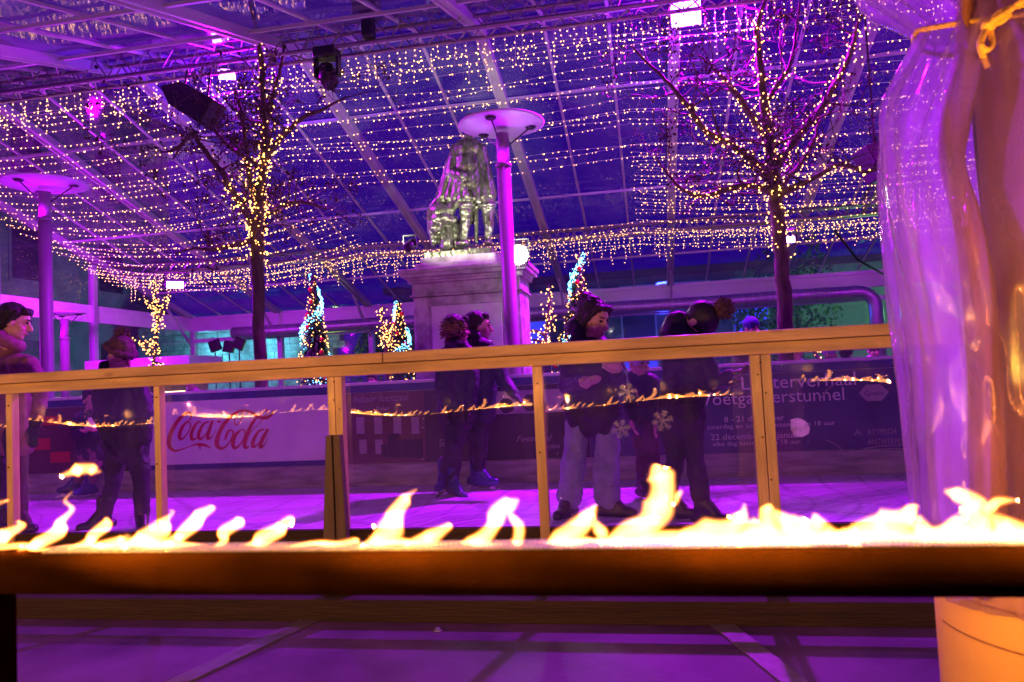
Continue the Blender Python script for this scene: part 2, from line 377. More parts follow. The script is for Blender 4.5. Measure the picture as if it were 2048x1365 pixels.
# flames: a thin glowing gas, brightest where it is thickest
def flame_mat(name, k):
    m = bpy.data.materials.new(name); m.use_nodes = True; t = m.node_tree; t.nodes.clear()
    o = t.nodes.new("ShaderNodeOutputMaterial"); e = t.nodes.new("ShaderNodeEmission")
    e.inputs[0].default_value = (1, .37, .085, 1); e.inputs[1].default_value = k
    t.links.new(e.outputs[0], o.inputs['Volume']); return m
M['flame'] = flame_mat('burning_gas', 430); M['flame2'] = flame_mat('burning_gas_thin', 130); M['flame2'].node_tree.nodes['Emission'].inputs[0].default_value = (1, .20, .012, 1)

# ------------------------------------------------------------------ ground, floor, ice
MB().box((-80,-40,-.35), (80,120,-.012)).obj('ground', M['ground'], kind='structure')
MB().box((-13,-3,-.05), (12,3.46,0)).obj('walkway_floor', M['floor'], kind='structure')
MB().box((-13,3.46,-.05), (13,6.74,.1)).obj('ice', M['ice'], kind='structure')
MB().box((-13,6.74,-.05), (13,16.4,.02)).obj('plaza_paving', M['ground'], kind='structure')
s_ = MB()
for a, b in (((600,1250),(300,1390)), ((1445,1250),(1620,1390))):
    p, q = atZ(*a, .004), atZ(*b, .004)
    s_.beam(p + (p-q)*.3, q + (q-p)*.6, .085, .006)
s_.obj('floor_joint_strip', M['joint'], kind='structure')

p = atZ(876,1262,.0)
MB().lathe(p, [(.020,.0005),(.020,.004),(.011,.006),(.010,.013),(.003,.015)], 20).obj('floor_bolt', M['steel'], None, smooth=True, label='small round steel bolt on the dark floor below the burner', cat='bolt')

# ------------------------------------------------------------------ front rink fence
FY = 3.2
fence = empty('rink_fence', (-1, FY, 0), 0, 'long pine rink fence with clear acrylic panels across the foreground', 'fence')
XL, XR = -4.9, 2.35
jx = atY(770, 712, FY).x
for a, b in ((XL, jx-.002), (jx+.002, XR)):
    MB().box((a, FY-.035, 1.112), (b, FY+.12, 1.158)).obj('handrail', M['wood'], fence, bevel=.004)
MB().box((XL, FY-.008, 1.062), (XR, FY+.07, 1.1095)).obj('top_rail', M['wood'], fence, bevel=.003)
posts = [(-3.95,.05,0), (-3.13,.035,0), (-2.315,.032,0), (-1.415,.07,1), (-.485,.042,0), (.44,.082,1), (1.37,.042,0), (2.28,.07,1)]
def screw_positions(x, wd, dbl):
    zs = [1.03, .97, .90, .72, .56] if dbl else [1.0, .70]
    return [(x + (random.uniform(-.3,.3))*wd + (wd*.25*(-1)**i if dbl else 0), z + random.uniform(-.015,.015)) for i, z in enumerate(zs)]
for x, wd, dbl in posts:
    b = MB()
    if dbl:
        b.box((x-wd/2, FY, .10), (x-.0015, FY+.045, 1.061)); b.box((x+.0015, FY-.002, .10), (x+wd/2, FY+.045, 1.061))
    else: b.box((x-wd/2, FY, .10), (x+wd/2, FY+.045, 1.061))
    po = b.obj('post', M['woodv'], fence, bevel=.003)
    for sx, sz in screw_positions(x, wd*.6, dbl):
        MB().tube([(sx, FY+.002, sz), (sx, FY-.0035, sz)], .0042, 8).obj('screw', M['screw'], po)
bx = -1.415
br = MB()
br.prism([(-.075,.10),(-.004,.10),(-.004,.80),(-.03,.80)], FY-.045, FY-.004, lambda u,v,d: Vector((bx+u, d, v)))
br.prism([(.004,.10),(.06,.10),(.035,.80),(.004,.80)], FY-.045, FY-.004, lambda u,v,d: Vector((bx+u, d, v)))
br.obj('brace', M['darkwood'], fence, bevel=.002)
MB().box((XL, FY+.012, .312), (XR, FY+.05, .372)).obj('lower_rail', M['sill'], fence, bevel=.003)
MB().box((XL, FY-.10, 0), (XR, FY+.06, .095)).obj('base_sill', M['sill'], fence, bevel=.004)
panes = []
tilt = {0:0, 1:.010, 2:.002, 3:0, 4:-.008, 5:.008, 6:0}; lean = {0:0, 1:-.004, 2:-.007, 3:-.003, 4:.002, 5:-.019, 6:0}
for i in range(len(posts)-1):
    x0 = posts[i][0] + .002; x1 = posts[i+1][0] - .002; nx, nz = 14, 6; vs = []; fs = []
    bow = [0, -.001, -.001, -.004, -.001, -.002, 0][i]
    for side in (0, 1):
        for j in range(nx+1):
            for k in range(nz+1):
                u, v = j/nx, k/nz; X_ = x0 + (x1-x0)*u; Z_ = .375 + (1.060-.375)*v
                y = FY+.050 + .006*side + bow*sin(pi*u)*sin(pi*v) + tilt[i]*(v-.5)*(u-.35)*1.2 + lean[i]*(v-.5)*.685 + .0012*sin(7*u+i)*sin(3*v)
                vs.append((X_, y, Z_))
    N = (nx+1)*(nz+1)
    for j in range(nx):
        for k in range(nz):
            a = j*(nz+1)+k; q = (a, a+nz+1, a+nz+2, a+1)
            fs.append(q); fs.append(tuple(N+t for t in reversed(q)))
    pn = MB().add(vs, fs[0::2]).obj('acrylic_panel', M['acryl'], fence, smooth=True)
    panes.append(pn)
    MB().box((x0, FY+.051, .105), (x1, FY+.057, .33)).obj('acrylic_panel', M['acryl'], fence)
# stickers on the panels
def snowflake(cx, cy, R, pane, mat):
    c = atY(cx, cy, FY+.046); b = MB()
    for k in range(6):
        a = k*pi/3 + .2
        d = Vector((cos(a), 0, sin(a)))
        b.beam(c, c + d*R, .0015, R*.16, up=d.cross(Vector((0,1,0))))
        for f in (.45, .72):
            for sg in (-1, 1):
                e = Vector((cos(a+sg*.9), 0, sin(a+sg*.9)))
                b.beam(c + d*R*f, c + d*R*f + e*R*.33, .0015, R*.12, up=e.cross(Vector((0,1,0))))
    b.obj('snowflake_sticker', mat, pane)
M['decal'] = clear('frosted_sticker', (.6,.6,.65), .07, (.7,.7,.85), .3, 60)
snowflake(1255, 785, .040, panes[4], M['decal']); snowflake(1325, 842, .045, panes[4], M['decal']); snowflake(1242, 858, .040, panes[4], M['decal'])
poly = [(1581,840),(1597,836),(1612,843),(1620,856),(1617,868),(1603,875),(1588,872),(1582,858)]
st = MB(); st.prism([( atY(x,y,FY+.046).x, atY(x,y,FY+.046).z) for x,y in poly], FY+.044, FY+.047, lambda u,v,d: Vector((u,d,v)))
st.obj('torn_sticker', clear('pale_sticker', (.8,.75,.85), .45, (.75,.6,.85), .4, 30), panes[5])

# ------------------------------------------------------------------ fire burner in front
BY = .8
burner = empty('fire_burner', (0, BY, 0), 0, 'rounded steel gas fire bar close to the camera with a row of flames', 'fire burner')
prof = []
zt, zb, dpt, rc = .8145, .7665, .075, .02
for a0, cy, cz in ((180, BY+rc, zt-rc), (90, BY+dpt-.008, zt-.008), (0, BY+dpt-.008, zb+.008), (-90, BY+rc, zb+rc)):
    r_ = rc if cy < BY+dpt/2 else .008
    for k in range(7):
        a = radians(a0 - 15*k); prof.append((cy + r_*cos(a), cz + r_*sin(a)))
MB().prism(prof, -.895, 1.55, lambda u,v,d: Vector((d, u, v))).obj('burner_bar', M['iron'], burner, smooth=True)
g = MB(); g.box((-.76, BY+.022, zt+.0005), (1.5, BY+.066, zt+.002))
for k in range(420):
    x = -.76 + k*.0054; g.box((x, BY+.024, zt+.002), (x+.0022, BY+.064, zt+.0030))
g.obj('perforated_tray', M['grille'], burner)
for x in (-.866, 1.5):
    MB().box((x-.028, BY+.004, 0), (x+.028, BY+.07, zb+.004)).obj('leg', M['iron'], burner, bevel=.008)

# ------------------------------------------------------------------ flames (spine polylines: x, y, width in the photo's pixels)
FLY = BY + .045
def flame(name, spines, label, k='flame', lowband=False):
    b = MB(); rings = []
    for sp in spines:
        if not lowband and len(sp) > 2 and sp[0][1] > 1060 and sp[0][2] > 11:      # root the tongue on the tray with a broad foot
            x0, y0, w0 = sp[0]; sp = [(x0-4-w0*.3, 1100, w0*.55), (x0-1, (y0+1100)/2, w0*.9)] + list(sp)
        pts = catmull([(x, y, w_) for x, y, w_ in sp], 7)
        ph = sp[0][0]*.37; m_ = len(pts)
        pts = [(x + 2.2*sin(i*.33+ph)*i/m_, y, w_*(1+.10*sin(i*.42+ph)+.04*sin(i*.8+ph*2))) for i, (x, y, w_) in enumerate(pts)]
        P = [atY(x, y, FLY) for x, y, w_ in pts]; rr = [max(.3, w_*((1.4 if x < 1250 else .75) if lowband else (1.0 if x < 1350 else .85)))/2 * FLY*1.02/1500 for x, y, w_ in pts]
        n = 20; vs = []; fs = []; m = len(P)
        for i in range(m):
            rings.append(len(b.v) + i*n)
            d = (P[min(i+1,m-1)] - P[max(i-1,0)]).normalized(); a = d.cross(Vector((0,1,0))).normalized()
            wig = .006*sin(i*.55 + len(P))
            for j in range(n):
                t = 2*pi*j/n; vs.append(P[i] + a*(rr[i]*cos(t)) + Vector((0, wig + min(rr[i]*1.2, .011)*sin(t)*abs(sin(t))**2.6, 0)))
        for i in range(m-1):
            for j in range(n): fs.append((i*n+j, i*n+(j+1)%n, (i+1)*n+(j+1)%n, (i+1)*n+j))
        fs.append(tuple(range(n-1,-1,-1))); fs.append(tuple((m-1)*n+j for j in range(n)))
        b.add(vs, fs)
    o = b.obj(name, M[k], None, smooth=True, label=label, cat='flame', group='flames along the fire burner')
    if k == 'flame':
        mn = o.copy(); mn.data = o.data.copy(); C.objects.link(mn); mn.name = 'flame_mantle'; mn.parent = o; mn.location = (0,0,0)
        for kk in ('label','category','group'):
            if kk in mn: del mn[kk]
        mn.data.materials.clear(); mn.data.materials.append(M['flame2']); mn['_sp'] = 1
        ctr = {}
        for r0 in rings:
            c = sum((mn.data.vertices[i].co for i in range(r0, r0+20)), Vector())/20
            for i in range(r0, r0+20):
                d = mn.data.vertices[i].co - c; L = d.length
                mn.data.vertices[i].co = c + d*(1 + (.0017/max(L,.002)))
        bm = bmesh.new(); bm.from_mesh(mn.data); bmesh.ops.recalc_face_normals(bm, faces=bm.faces); bm.to_mesh(mn.data); bm.free(); del mn['_sp']
    bm = bmesh.new(); bm.from_mesh(o.data); bmesh.ops.recalc_face_normals(bm, faces=bm.faces); bm.to_mesh(o.data); bm.free()
    return o
FL = [
 ([[(-30,1020,10),(0,1006,9),(16,1001,2)]], 'small detached lick of flame at the far left edge'),
 ([[(-20,1085,30),(10,1072,34),(35,1055,20),(47,1040,4)]], 'short flame left of the first tall thin flame'),
 ([[(50,1096,16),(90,1082,34),(118,1058,30),(133,1030,16),(139,1005,7),(137,985,3)]], 'tall thin flame under the detached fireball at left'),
 ([[(128,953,6),(145,944,22),(165,938,27),(185,940,22),(199,944,6)]], 'flame ball broken loose and floating above the left flames'),
 ([[(150,1096,14),(185,1078,28),(205,1055,26),(220,1034,5)]], 'pointed flame right of the tall thin flame at left'),
 ([[(200,1090,16),(240,1082,22),(258,1074,14)], [(255,1088,20),(290,1075,40),(322,1058,42),(336,1035,16),(340,1020,3)]], 'broad flame with pointed tip in front of the first fence post'),
 ([[(340,1080,18),(365,1072,30),(388,1044,34),(410,1024,28),(424,1014,8)]], 'rounded flame leaning right under the red script lettering'),
 ([[(430,1102,8),(442,1085,20),(455,1060,26),(478,1043,26),(486,1037,8)]], 'small upright flame between two leaning flames left of centre'),
 ([[(465,1104,8),(505,1090,20),(535,1072,36),(565,1055,30),(578,1042,18),(584,1050,5)]], 'hooked flame left of the dark wedge brace'),
 ([[(590,1097,12),(650,1090,18),(700,1086,14),(720,1078,8)]], 'low creeping flame below the dark wedge brace'),
 ([[(735,1092,24),(770,1075,56),(785,1045,52),(800,1012,34),(818,993,16),(829,980,3)]], 'tall flame leaning right between brace and couple'),
 ([[(820,1088,20),(860,1075,30),(890,1057,20),(904,1046,5)]], 'low slanted flame below the skating couple'),
 ([[(930,1092,20),(965,1076,36),(988,1048,32),(1003,1018,40),(1022,1008,30),(1038,1002,6)], [(1018,1020,8),(1034,1050,22),(1038,1082,26),(1030,1092,20)]], 'flame curled into a loop left of the third post'),
 ([[(1095,1094,14),(1130,1074,46),(1165,1048,44),(1186,1022,20),(1190,1010,3)], [(1185,1035,10),(1200,1062,24),(1203,1082,26)]], 'pointed flame under the boots of the jeans skater'),
 ([[(1215,1088,24),(1255,1068,46),(1290,1052,56),(1316,1022,58),(1324,985,54),(1322,955,52),(1318,938,34),(1316,930,10)], [(1340,1005,30),(1362,980,6)]], 'tallest flame thick and upright near the middle right'),
 ([[(1365,1078,34),(1400,1066,56),(1430,1060,48),(1470,1052,50),(1486,1028,24),(1490,1010,6)]], 'rolling flame right of the tallest flame'),
 ([[(1500,1072,50),(1530,1055,66),(1538,1025,36),(1538,1006,8)], [(1545,1025,20),(1575,1050,52),(1610,1060,56)]], 'flame in front of the double right post'),
 ([[(1600,1072,44),(1628,1052,56),(1632,1028,10)], [(1640,1060,54),(1680,1075,34),(1710,1072,40)]], 'low flame with small peak right of the double post'),
 ([[(1700,1078,30),(1740,1056,60),(1780,1050,66),(1815,1030,44),(1834,1010,10)], [(1830,1040,44),(1850,1068,34)]], 'wide flame rising towards the plastic curtain'),
 ([[(1860,1074,34),(1900,1062,50),(1945,1060,76),(1952,1030,62),(1940,1004,52),(1915,990,34),(1890,982,10)], [(1960,1020,30),(1990,1008,24),(2030,1000,6)], [(1970,1050,60),(2010,1062,62),(2060,1070,56)]], 'winged flame before the plastic wrapped column'),
]
for sp, lab in FL: flame('flame', sp, lab)
flame('flame', [[(-30,1098,7),(40,1094,12),(100,1100,8),(200,1094,14),(260,1090,20),(320,1088,24),(400,1098,9),(470,1100,8),(560,1098,9),(640,1092,14),(720,1096,10),(800,1090,18),(900,1094,10),(960,1093,14),(1060,1096,10),(1150,1088,20),(1200,1090,18),(1300,1080,36),(1420,1078,44),(1560,1076,50),(1700,1077,44),(1850,1076,50),(2070,1078,54)]],
      'low continuous ribbon of fire hugging the burner tray', lowband=True)

for dx in (-2.5, -5.0):
    c = copy_tree(burner); c.location.x += dx; c['label'] = 'rounded steel gas fire bar beyond the left edge seen mirrored in the panels'; c['group'] = 'fire bars out of frame'
for dx in (-1.26, -2.52, -3.78, -5.04, 1.26):
    for o in [x for x in C.objects if x.name.split('.')[0] == 'flame' and 'twin' not in x]:
        f = copy_tree(o); f.location.x += dx; f['label'] = 'flame on the fire bar beyond the edge of the picture'; f['group'] = 'flames on the fire bar out of frame'; f['twin'] = 1
for o in [x for x in C.objects if 'twin' in x]: del o['twin']

# ------------------------------------------------------------------ far rink boards with banners
RY = 6.62
boards = empty('rink_boards', (-1, RY, .1), 0, 'white capped rink boards on the far side of the ice', 'rink boards')
MB().box((-12, RY, 1.035), (12, RY+.10, 1.062)).obj('cap_rail', M['cap'], boards, bevel=.006)
MB().box((-12, RY+.012, .965), (12, RY+.08, 1.034)).obj('blue_band', M['blue'], boards)
MB().box((-12, RY+.02, .30), (12, RY+.08, .964)).obj('board_panel', M['white'], boards)
MB().box((-12, RY, .10), (12, RY+.08, .299)).obj('kickplate', M['kick'], boards, bevel=.004)
def ban(name, x0p, x1p, mat, label, z0=.305, z1=.962, y=RY+.004):
    a = atY(x0p, 850, RY).x; b = atY(x1p, 850, RY).x
    e = empty(name, ((a+b)/2, y, z0), 0, label, 'banner')
    MB().box((a, y, z0), (b, y+.013, z1)).obj('banner_sheet', mat, e)
    return e
def fbox(b, x0, y0, x1, y1, d=.003, y=RY):
    """flat print piece: pixel rectangle on the boards' plane"""
    p, q = atY(x0, y0, y), atY(x1, y1, y)
    b.box((min(p.x,q.x), y+.004-d, min(p.z,q.z)), (max(p.x,q.x), y+.0045, max(p.z,q.z)))
cola = ban('drink_banner', 296, 689, M['white'], 'white banner with red flowing script lettering on far boards')
MB().box((atY(296,850,RY).x+.005, RY-.002, .305), (atY(689,850,RY).x-.005, RY+.0035, .355)).obj('blue_edge', M['blue'], cola)
S = [
 [(310,590,8),(345,555,18),(352,515,24),(335,488,30),(290,500,36),(220,560,46),(140,680,50),(102,800,52),(112,880,46),(170,922,26),(250,905,18),(330,875,12),(400,852,22),(450,850,40),(520,862,30),(585,895,6)],
 [(450,860,34),(458,915,6)],
 [(310,588,20),(255,650,38),(222,740,46),(232,790,36),(275,770,20),(330,690,14),(348,620,18),(310,588,18)],
 [(462,605,26),(440,590,16),(400,632,34),(358,720,42),(362,788,42),(405,785,20),(445,745,10)],
 [(560,590,18),(505,610,24),(462,670,36),(438,745,42),(458,790,32),(520,735,14),(575,640,10)],
 [(598,580,30),(560,690,42),(542,780,42),(590,762,15),(640,690,6)],
 [(650,592,26),(692,588,26)],
 [(1292,455,6),(1268,512,30),(1200,548,40),(1110,535,34),(1050,490,34),(960,464,26),(880,482,36),(800,540,42),(720,630,46),(665,740,52),(645,840,56),(682,892,42),(740,880,24),(800,810,20),(835,730,24),(812,686,20),(770,712,30),(738,795,26)],
 [(880,482,12),(850,560,12),(862,630,14),(910,590,12),(944,510,12),(900,470,10)],
 [(925,680,15),(862,740,40),(830,840,50),(852,890,36),(912,850,20),(960,760,14),(962,692,18),(925,680,14)],
 [(1170,560,8),(1110,540,22),(1050,610,40),(1000,720,46),(962,845,50),(978,888,40),(1012,870,12)],
 [(1010,735,7),(1110,630,9),(1175,560,9)],
 [(1130,545,10),(1160,485,12),(1205,456,18),(1225,482,14),(1180,545,8)],
 [(1190,676,15),(1120,705,28),(1065,800,44),(1058,875,42),(1120,840,14),(1195,715,10)],
 [(1230,672,30),(1165,790,46),(1142,880,46),(1190,852,14),(1226,770,6)],
]
lt = MB()
for si, st_ in enumerate(S):
    pts = catmull(st_, 6); L = []; Rr = []
    for i, (x, y, w_) in enumerate(pts):
        a = pts[max(i-1,0)]; c = pts[min(i+1,len(pts)-1)]; dx, dy = c[0]-a[0], c[1]-a[1]; l = max(1e-6, sqrt(dx*dx+dy*dy))
        # broad pen held at an angle: thick on down strokes
        nx_, ny_ = -dy/l*w_/2*.92, dx/l*w_/2*.92
        for lst, sg in ((L, 1), (Rr, -1)):
            lst.append(atY(320+(x+sg*nx_)/5.689, 740+(y+sg*ny_)/5.689, RY))
    n = len(L)
    yy = RY + .0005 - si*.00012
    lt.add([Vector((p.x, yy, p.z)) for p in L+Rr], [(i, i+1, n+i+1, n+i) for i in range(n-1)])
lt.obj('script_lettering', M['cola'], cola)

def text(s, box, parent, mat, name='lettering', y=RY+.0015, shear=0, plane=None):
    """box: pixel x0, baseline y0, x1, cap height in pixels (on the board plane)"""
    cu = bpy.data.curves.new('t', 'FONT'); cu.body = s; cu.shear = shear; cu.resolution_u = 2
    ob = bpy.data.objects.new('t', cu); C.objects.link(ob)
    bpy.context.view_layer.update()
    me = bpy.data.meshes.new_from_object(ob.evaluated_get(bpy.context.evaluated_depsgraph_get()))
    bpy.data.objects.remove(ob)
    xs = [v.co.x for v in me.vertices]; lo, hi = min(xs), max(xs)
    x0, yb, x1, ch = box
    yp = plane or RY
    p, q, r = atY(x0, yb, yp), atY(x1, yb, yp), atY(x0, yb-ch, yp)
    sx = (q.x-p.x)/(hi-lo); sz = (r.z-p.z)/.69; Mi = minv(parent)
    me2 = bpy.data.meshes.new(name)
    zslope = (atY(x1, yb - (x1-x0)*.062, yp).z - p.z) * 0
    me2.from_pydata([tuple(Mi @ Vector((p.x+(v.co.x-lo)*sx, y, p.z+v.co.y*sz))) for v in me.vertices], [], [tuple(f.vertices) for f in me.polygons])
    me2.update(); me2.materials.append(mat)
    o = bpy.data.objects.new(name, me2); C.objects.link(o); o.parent = parent
    return o
story = ban('story_banner', 1383, 1900, M['purpleban'], 'indigo banner with white lettering about a listening story')
text('Luisterverhaal', (1484, 780, 1713, 26), story, M['letter'])
text('Voetgangerstunnel', (1402, 812, 1690, 25), story, M['letter'])
text('8 - 21 december', (1449, 845, 1569, 11), story, M['letter'])
text('vrijdag, zaterdag en zondag tussen 13 en 18 uur', (1366, 861, 1671, 9), story, M['letter'])
text('22 december - 7 januari', (1422, 881, 1606, 12), story, M['letter'])
text('elke dag tussen 13 en 18 uur', (1426, 893, 1602, 9), story, M['letter'])
text('ATYPISCH', (1735, 870, 1793, 11), story, M['letterd']); text('ANTWERPEN', (1736, 890, 1812, 11), story, M['letterd'])
text('A', (1708, 872, 1724, 13), story, M['letterd'])
hx = MB(); c_ = atY(1748, 786, RY)
hx.prism([(.115*cos(k*pi/3), .078*sin(k*pi/3)) for k in range(6)], RY+.001, RY+.0038, lambda u,v,d: Vector((c_.x+u, d, c_.z+v)))
hx.obj('hexagon_badge', M['letterd'], story)
text('Gratis', (1729, 792, 1767, 9), story, M['purpleban'], y=RY+.0005)
sw = MB()
for k, (x0, y0, x1, y1) in enumerate(((1650,880,1690,905),(1690,905,1830,890),(1640,800,1668,770))):
    sw.tube([atY(x0,y0,RY+.002), atY((x0+x1)/2, (y0+y1)/2-5, RY+.002), atY(x1,y1,RY+.002)], .006, 5)
sw.obj('swoosh_print', M['letterd'], story)

rest = ban('restaurant_banner', 690, 850, M['wineban'], 'wine red banner with facade and window print and script lettering')
text('Indoor feestzaal', (706, 806, 818, 14), rest, M['letterd'], shear=.35)
text('Koken', (752, 822, 778, 10), rest, M['letterd'], shear=.35)
wd_ = MB()
for x in (712, 748, 786, 822): fbox(wd_, x, 835, x+17, 868)
for x in (718, 750, 800): fbox(wd_, x, 880, x+16, 908)
wd_.obj('window_print', M['letterd'], rest)
tp = MB(); fbox(tp, 775, 868, 800, 915, .0036); fbox(tp, 762, 890, 775, 915, .0036); fbox(tp, 800, 880, 846, 915, .0036)
tp.obj('terrace_print', M['darkban'], rest)
land = ban('landscape_banner', 851, 1178, M['darkban'], 'dark banner with pale sky strip and faint lettering behind the couple')
sk = MB(); fbox(sk, 985, 784, 1176, 822); sk.obj('sky_print', M['letterd'], land)
tr_ = MB()
for x, y, r_ in ((1012,812,16),(1060,806,18),(1080,812,14),(1140,810,18),(1164,806,12)):
    p = atY(x, y, RY); tr_.prism([(r_*.0044*cos(t*pi/5)*(1+.2*sin(t*3)), r_*.0044*sin(t*pi/5)) for t in range(10)], RY+.0002, RY+.0012, lambda u,v,d: Vector((p.x+u, d, p.z+v)))
tr_.obj('treetop_print', M['darkban'], land)
text('Sinds', (879, 894, 912, 15), land, M['letterd']); text('Feestzaal', (1033, 884, 1105, 12), land, M['letterd'], shear=.35)
text('Koken', (1088, 898, 1120, 10), land, M['letterd'], shear=.35)
mid = ban('snowflake_banner', 1179, 1382, M['purpleban'], 'plain indigo banner behind the jeans skater')
left = ban('red_patterned_banner', -60, 200, M['wineban'], 'dark red banner at the left end of the boards')
rp = MB()
for x, y, x2, y2 in ((20,880,100,900),(60,835,120,850),(100,905,140,925)): fbox(rp, x, y, x2, y2)
rp.obj('red_print', M['cola'], left)
navyb = ban('navy_banner', 201, 295, M['darkban'], 'dark plain banner between red patterned and white script banners')

# ------------------------------------------------------------------ pedestal and statue
PY = 8.5
ped = empty('statue_pedestal', (-2.06, PY+.65, 0), 0, 'tall grey stone pedestal with moulded cornice under the statue', 'pedestal')
xl, xr = -2.70, -1.41; xc = (xl+xr)/2 - .03
def sq(b, half, z0, z1): b.box((xc-half, PY+.65-half, z0), (xc+half, PY+.25+half*.62, z1))
b = MB(); sq(b, .645, 0, 2.05); b.obj('die', M['stone'], ped, bevel=.01)
b = MB(); b.box((xc-.42, PY-.012, .75), (xc+.42, PY+.02, 1.93)); b.obj('inset_panel', M['panel'], ped, bevel=.004)
b = MB()
b.box((xc-.47, PY-.004, 1.935), (xc+.47, PY+.02, 2.04)); b.box((xc-.62, PY-.006, .6), (xc-.455, PY+.02, 2.04)); b.box((xc+.455, PY-.006, .6), (xc+.62, PY+.02, 2.04))
b.obj('frame_moulding', M['stone'], ped, bevel=.004)
b = MB(); sq(b, .675, 2.051, 2.075); sq(b, .65, 2.0755, 2.215); sq(b, .69, 2.2155, 2.245)
sq(b, .70, 2.2455, 2.28); sq(b, .755, 2.2805, 2.325); sq(b, .775, 2.3255, 2.375); b.obj('cornice', M['stone'], ped, bevel=.008)
b = MB(); sq(b, .62, 2.3755, 2.45); sq(b, .56, 2.4505, 2.53); b.obj('top_step', M['stone'], ped, bevel=.01)
b = MB(); sq(b, .80, 0, .3); sq(b, .72, .301, .42); b.obj('base_step', M['stone'], ped, bevel=.01)

SY = 8.95
def sp(x, y, dy=0): return atY(x, y, SY+dy)
px = SY/1500*1.03
statue = empty('bronze_statue', (-2.06, SY, 2.53), 0, 'green bronze statue of a cloaked man on the tall stone pedestal', 'statue')
b = MB(); p0 = sp(858,497); p1 = sp(992,488)
b.box((p0.x, PY+.2, 2.531), (p1.x, PY+1.1, 2.62)); b.obj('bronze_plinth', M['bronze'], statue, bevel=.008)
b = MB()
def se(x, y, rx, rz_, dy=0, ry=None, rot=None): b.ell(sp(x,y,dy), (rx*px, (ry or min(rx,rz_))*px, rz_*px), rot)
def sc_(x0,y0,x1,y1,r0,r1,d0=0,d1=0): b.cap(sp(x0,y0,d0), sp(x1,y1,d1), r0*px, r1*px)
se(942,246,15,19); se(943,238,17,12); sc_(941,262,940,285,10,14)         # head, hair, neck
se(935,300,32,24,0,20); se(936,330,30,34,0,22); se(938,368,33,36,0,24)   # chest, waist, skirts
sc_(912,300,902,345,13,12,0,-.04); sc_(902,345,925,352,11,9,-.04,-.14)    # arm bent over the belt
sc_(962,300,972,350,13,12); sc_(972,350,968,392,11,10,0,-.05)            # other arm
sc_(905,330,886,395,16,14,.06,.02); sc_(886,395,872,420,14,17,.02,0)     # cloak falling left
sc_(968,340,978,385,14,16,.08,.04); sc_(978,385,976,408,16,14,.04,0)
for k in range(9):                                                         # cloak folds
    x0 = 906 + k*7.5; x1 = 884 + k*12.2
    sc_(x0, 318+random.uniform(-8,8), x1, 396+random.uniform(-6,10), 4.5, 7.5, -.085+.012*abs(k-4), -.10+.014*abs(k-4))
se(882,425,27,20,-.03,20); sc_(868,425,868,462,16,14,-.02,0); sc_(900,420,912,405,12,9,-.06,-.05)  # bundle on the block
sc_(890,436,905,440,15,10,-.06,-.05); sc_(866,455,868,485,9,8); sc_(892,448,894,488,15,17,.04,.04)
se(872,452,13,14,-.09,8); se(876,438,15,11,-.10,9)
sc_(932,400,932,425,15,14,-.02,-.03); sc_(932,425,930,455,13,10,-.03,-.02); sc_(930,455,928,484,10,7,-.02,0)   # left leg
se(926,488,15,6,-.07,16); se(934,412,18,8,-.04,16)
sc_(970,396,976,415,17,15); se(974,412,20,8,-.02,15); sc_(976,418,978,452,12,11); sc_(978,452,976,480,10,6.5); se(977,486,9,6,-.06,15)
sc_(952,410,953,484,5,4,.03,.03); sc_(912,450,918,488,12,14,.10,.10); sc_(950,395,946,440,12,10,.12,.12)
rough_up(b.obj('cloaked_figure', M['bronze'], statue, remesh=.009, relax=1), .018, .05, 2)

# ------------------------------------------------------------------ disc lamps
def disc_lamp(loc, zt, dia, label):
    e = empty('disc_lamp', loc, 0, label, 'street lamp', 'disc lamps on pale posts'); x, y, z = loc
    MB().tube([(x,y,0),(x,y,.5),(x,y,zt-.42)], [.085,.078,.076], 20).obj('pole', M['pole'], e, smooth=True)
    MB().tube([(x,y,zt-.47),(x,y,zt-.43)], .088, 20).obj('collar', M['pole'], e, smooth=True)
    MB().tube([(x,y,zt-.42),(x,y,zt-.10)], .070, 20).obj('lamp_head', M['pole'], e, smooth=True)
    R_ = dia/2
    MB().lathe((x,y,zt), [(.02,-.03),(R_*.5,-.022),(R_*.93,-.006),(R_,.004),(R_*.99,.012),(R_*.5,.02),(.02,.03)], 40).obj('disc_reflector', M['disc'], e, smooth=True)
    lamp('uplight', (x+.0, y-.085, zt-.43), (.5,.0,1), 24*dia*dia, .05, 'SPOT', (x, y-.085, zt), 165, .3)
    for a in (.35, 2.45, 4.54):
        q = Vector((x+cos(a)*R_*.68, y+sin(a)*R_*.68, zt-.022))
        m = MB(); m.tube([(x+cos(a)*.07, y+sin(a)*.07, zt-.22), q], .008, 6); m.tube([q+Vector((0,0,-.016)), q], [.045,.06], 12)
        m.obj('bracket', M['black'], e)
    return e
disc_lamp((-1.43, 7.8, 0), 3.76, .93, 'disc lamp on pale post in front of the statue')
disc_lamp((-7.36, 8.1, 0), 3.76, 1.0, 'disc lamp on pale post at the left edge')
disc_lamp((-10.35, 11.8, 0), 2.62, .7, 'small distant disc lamp beside the white stall at left')

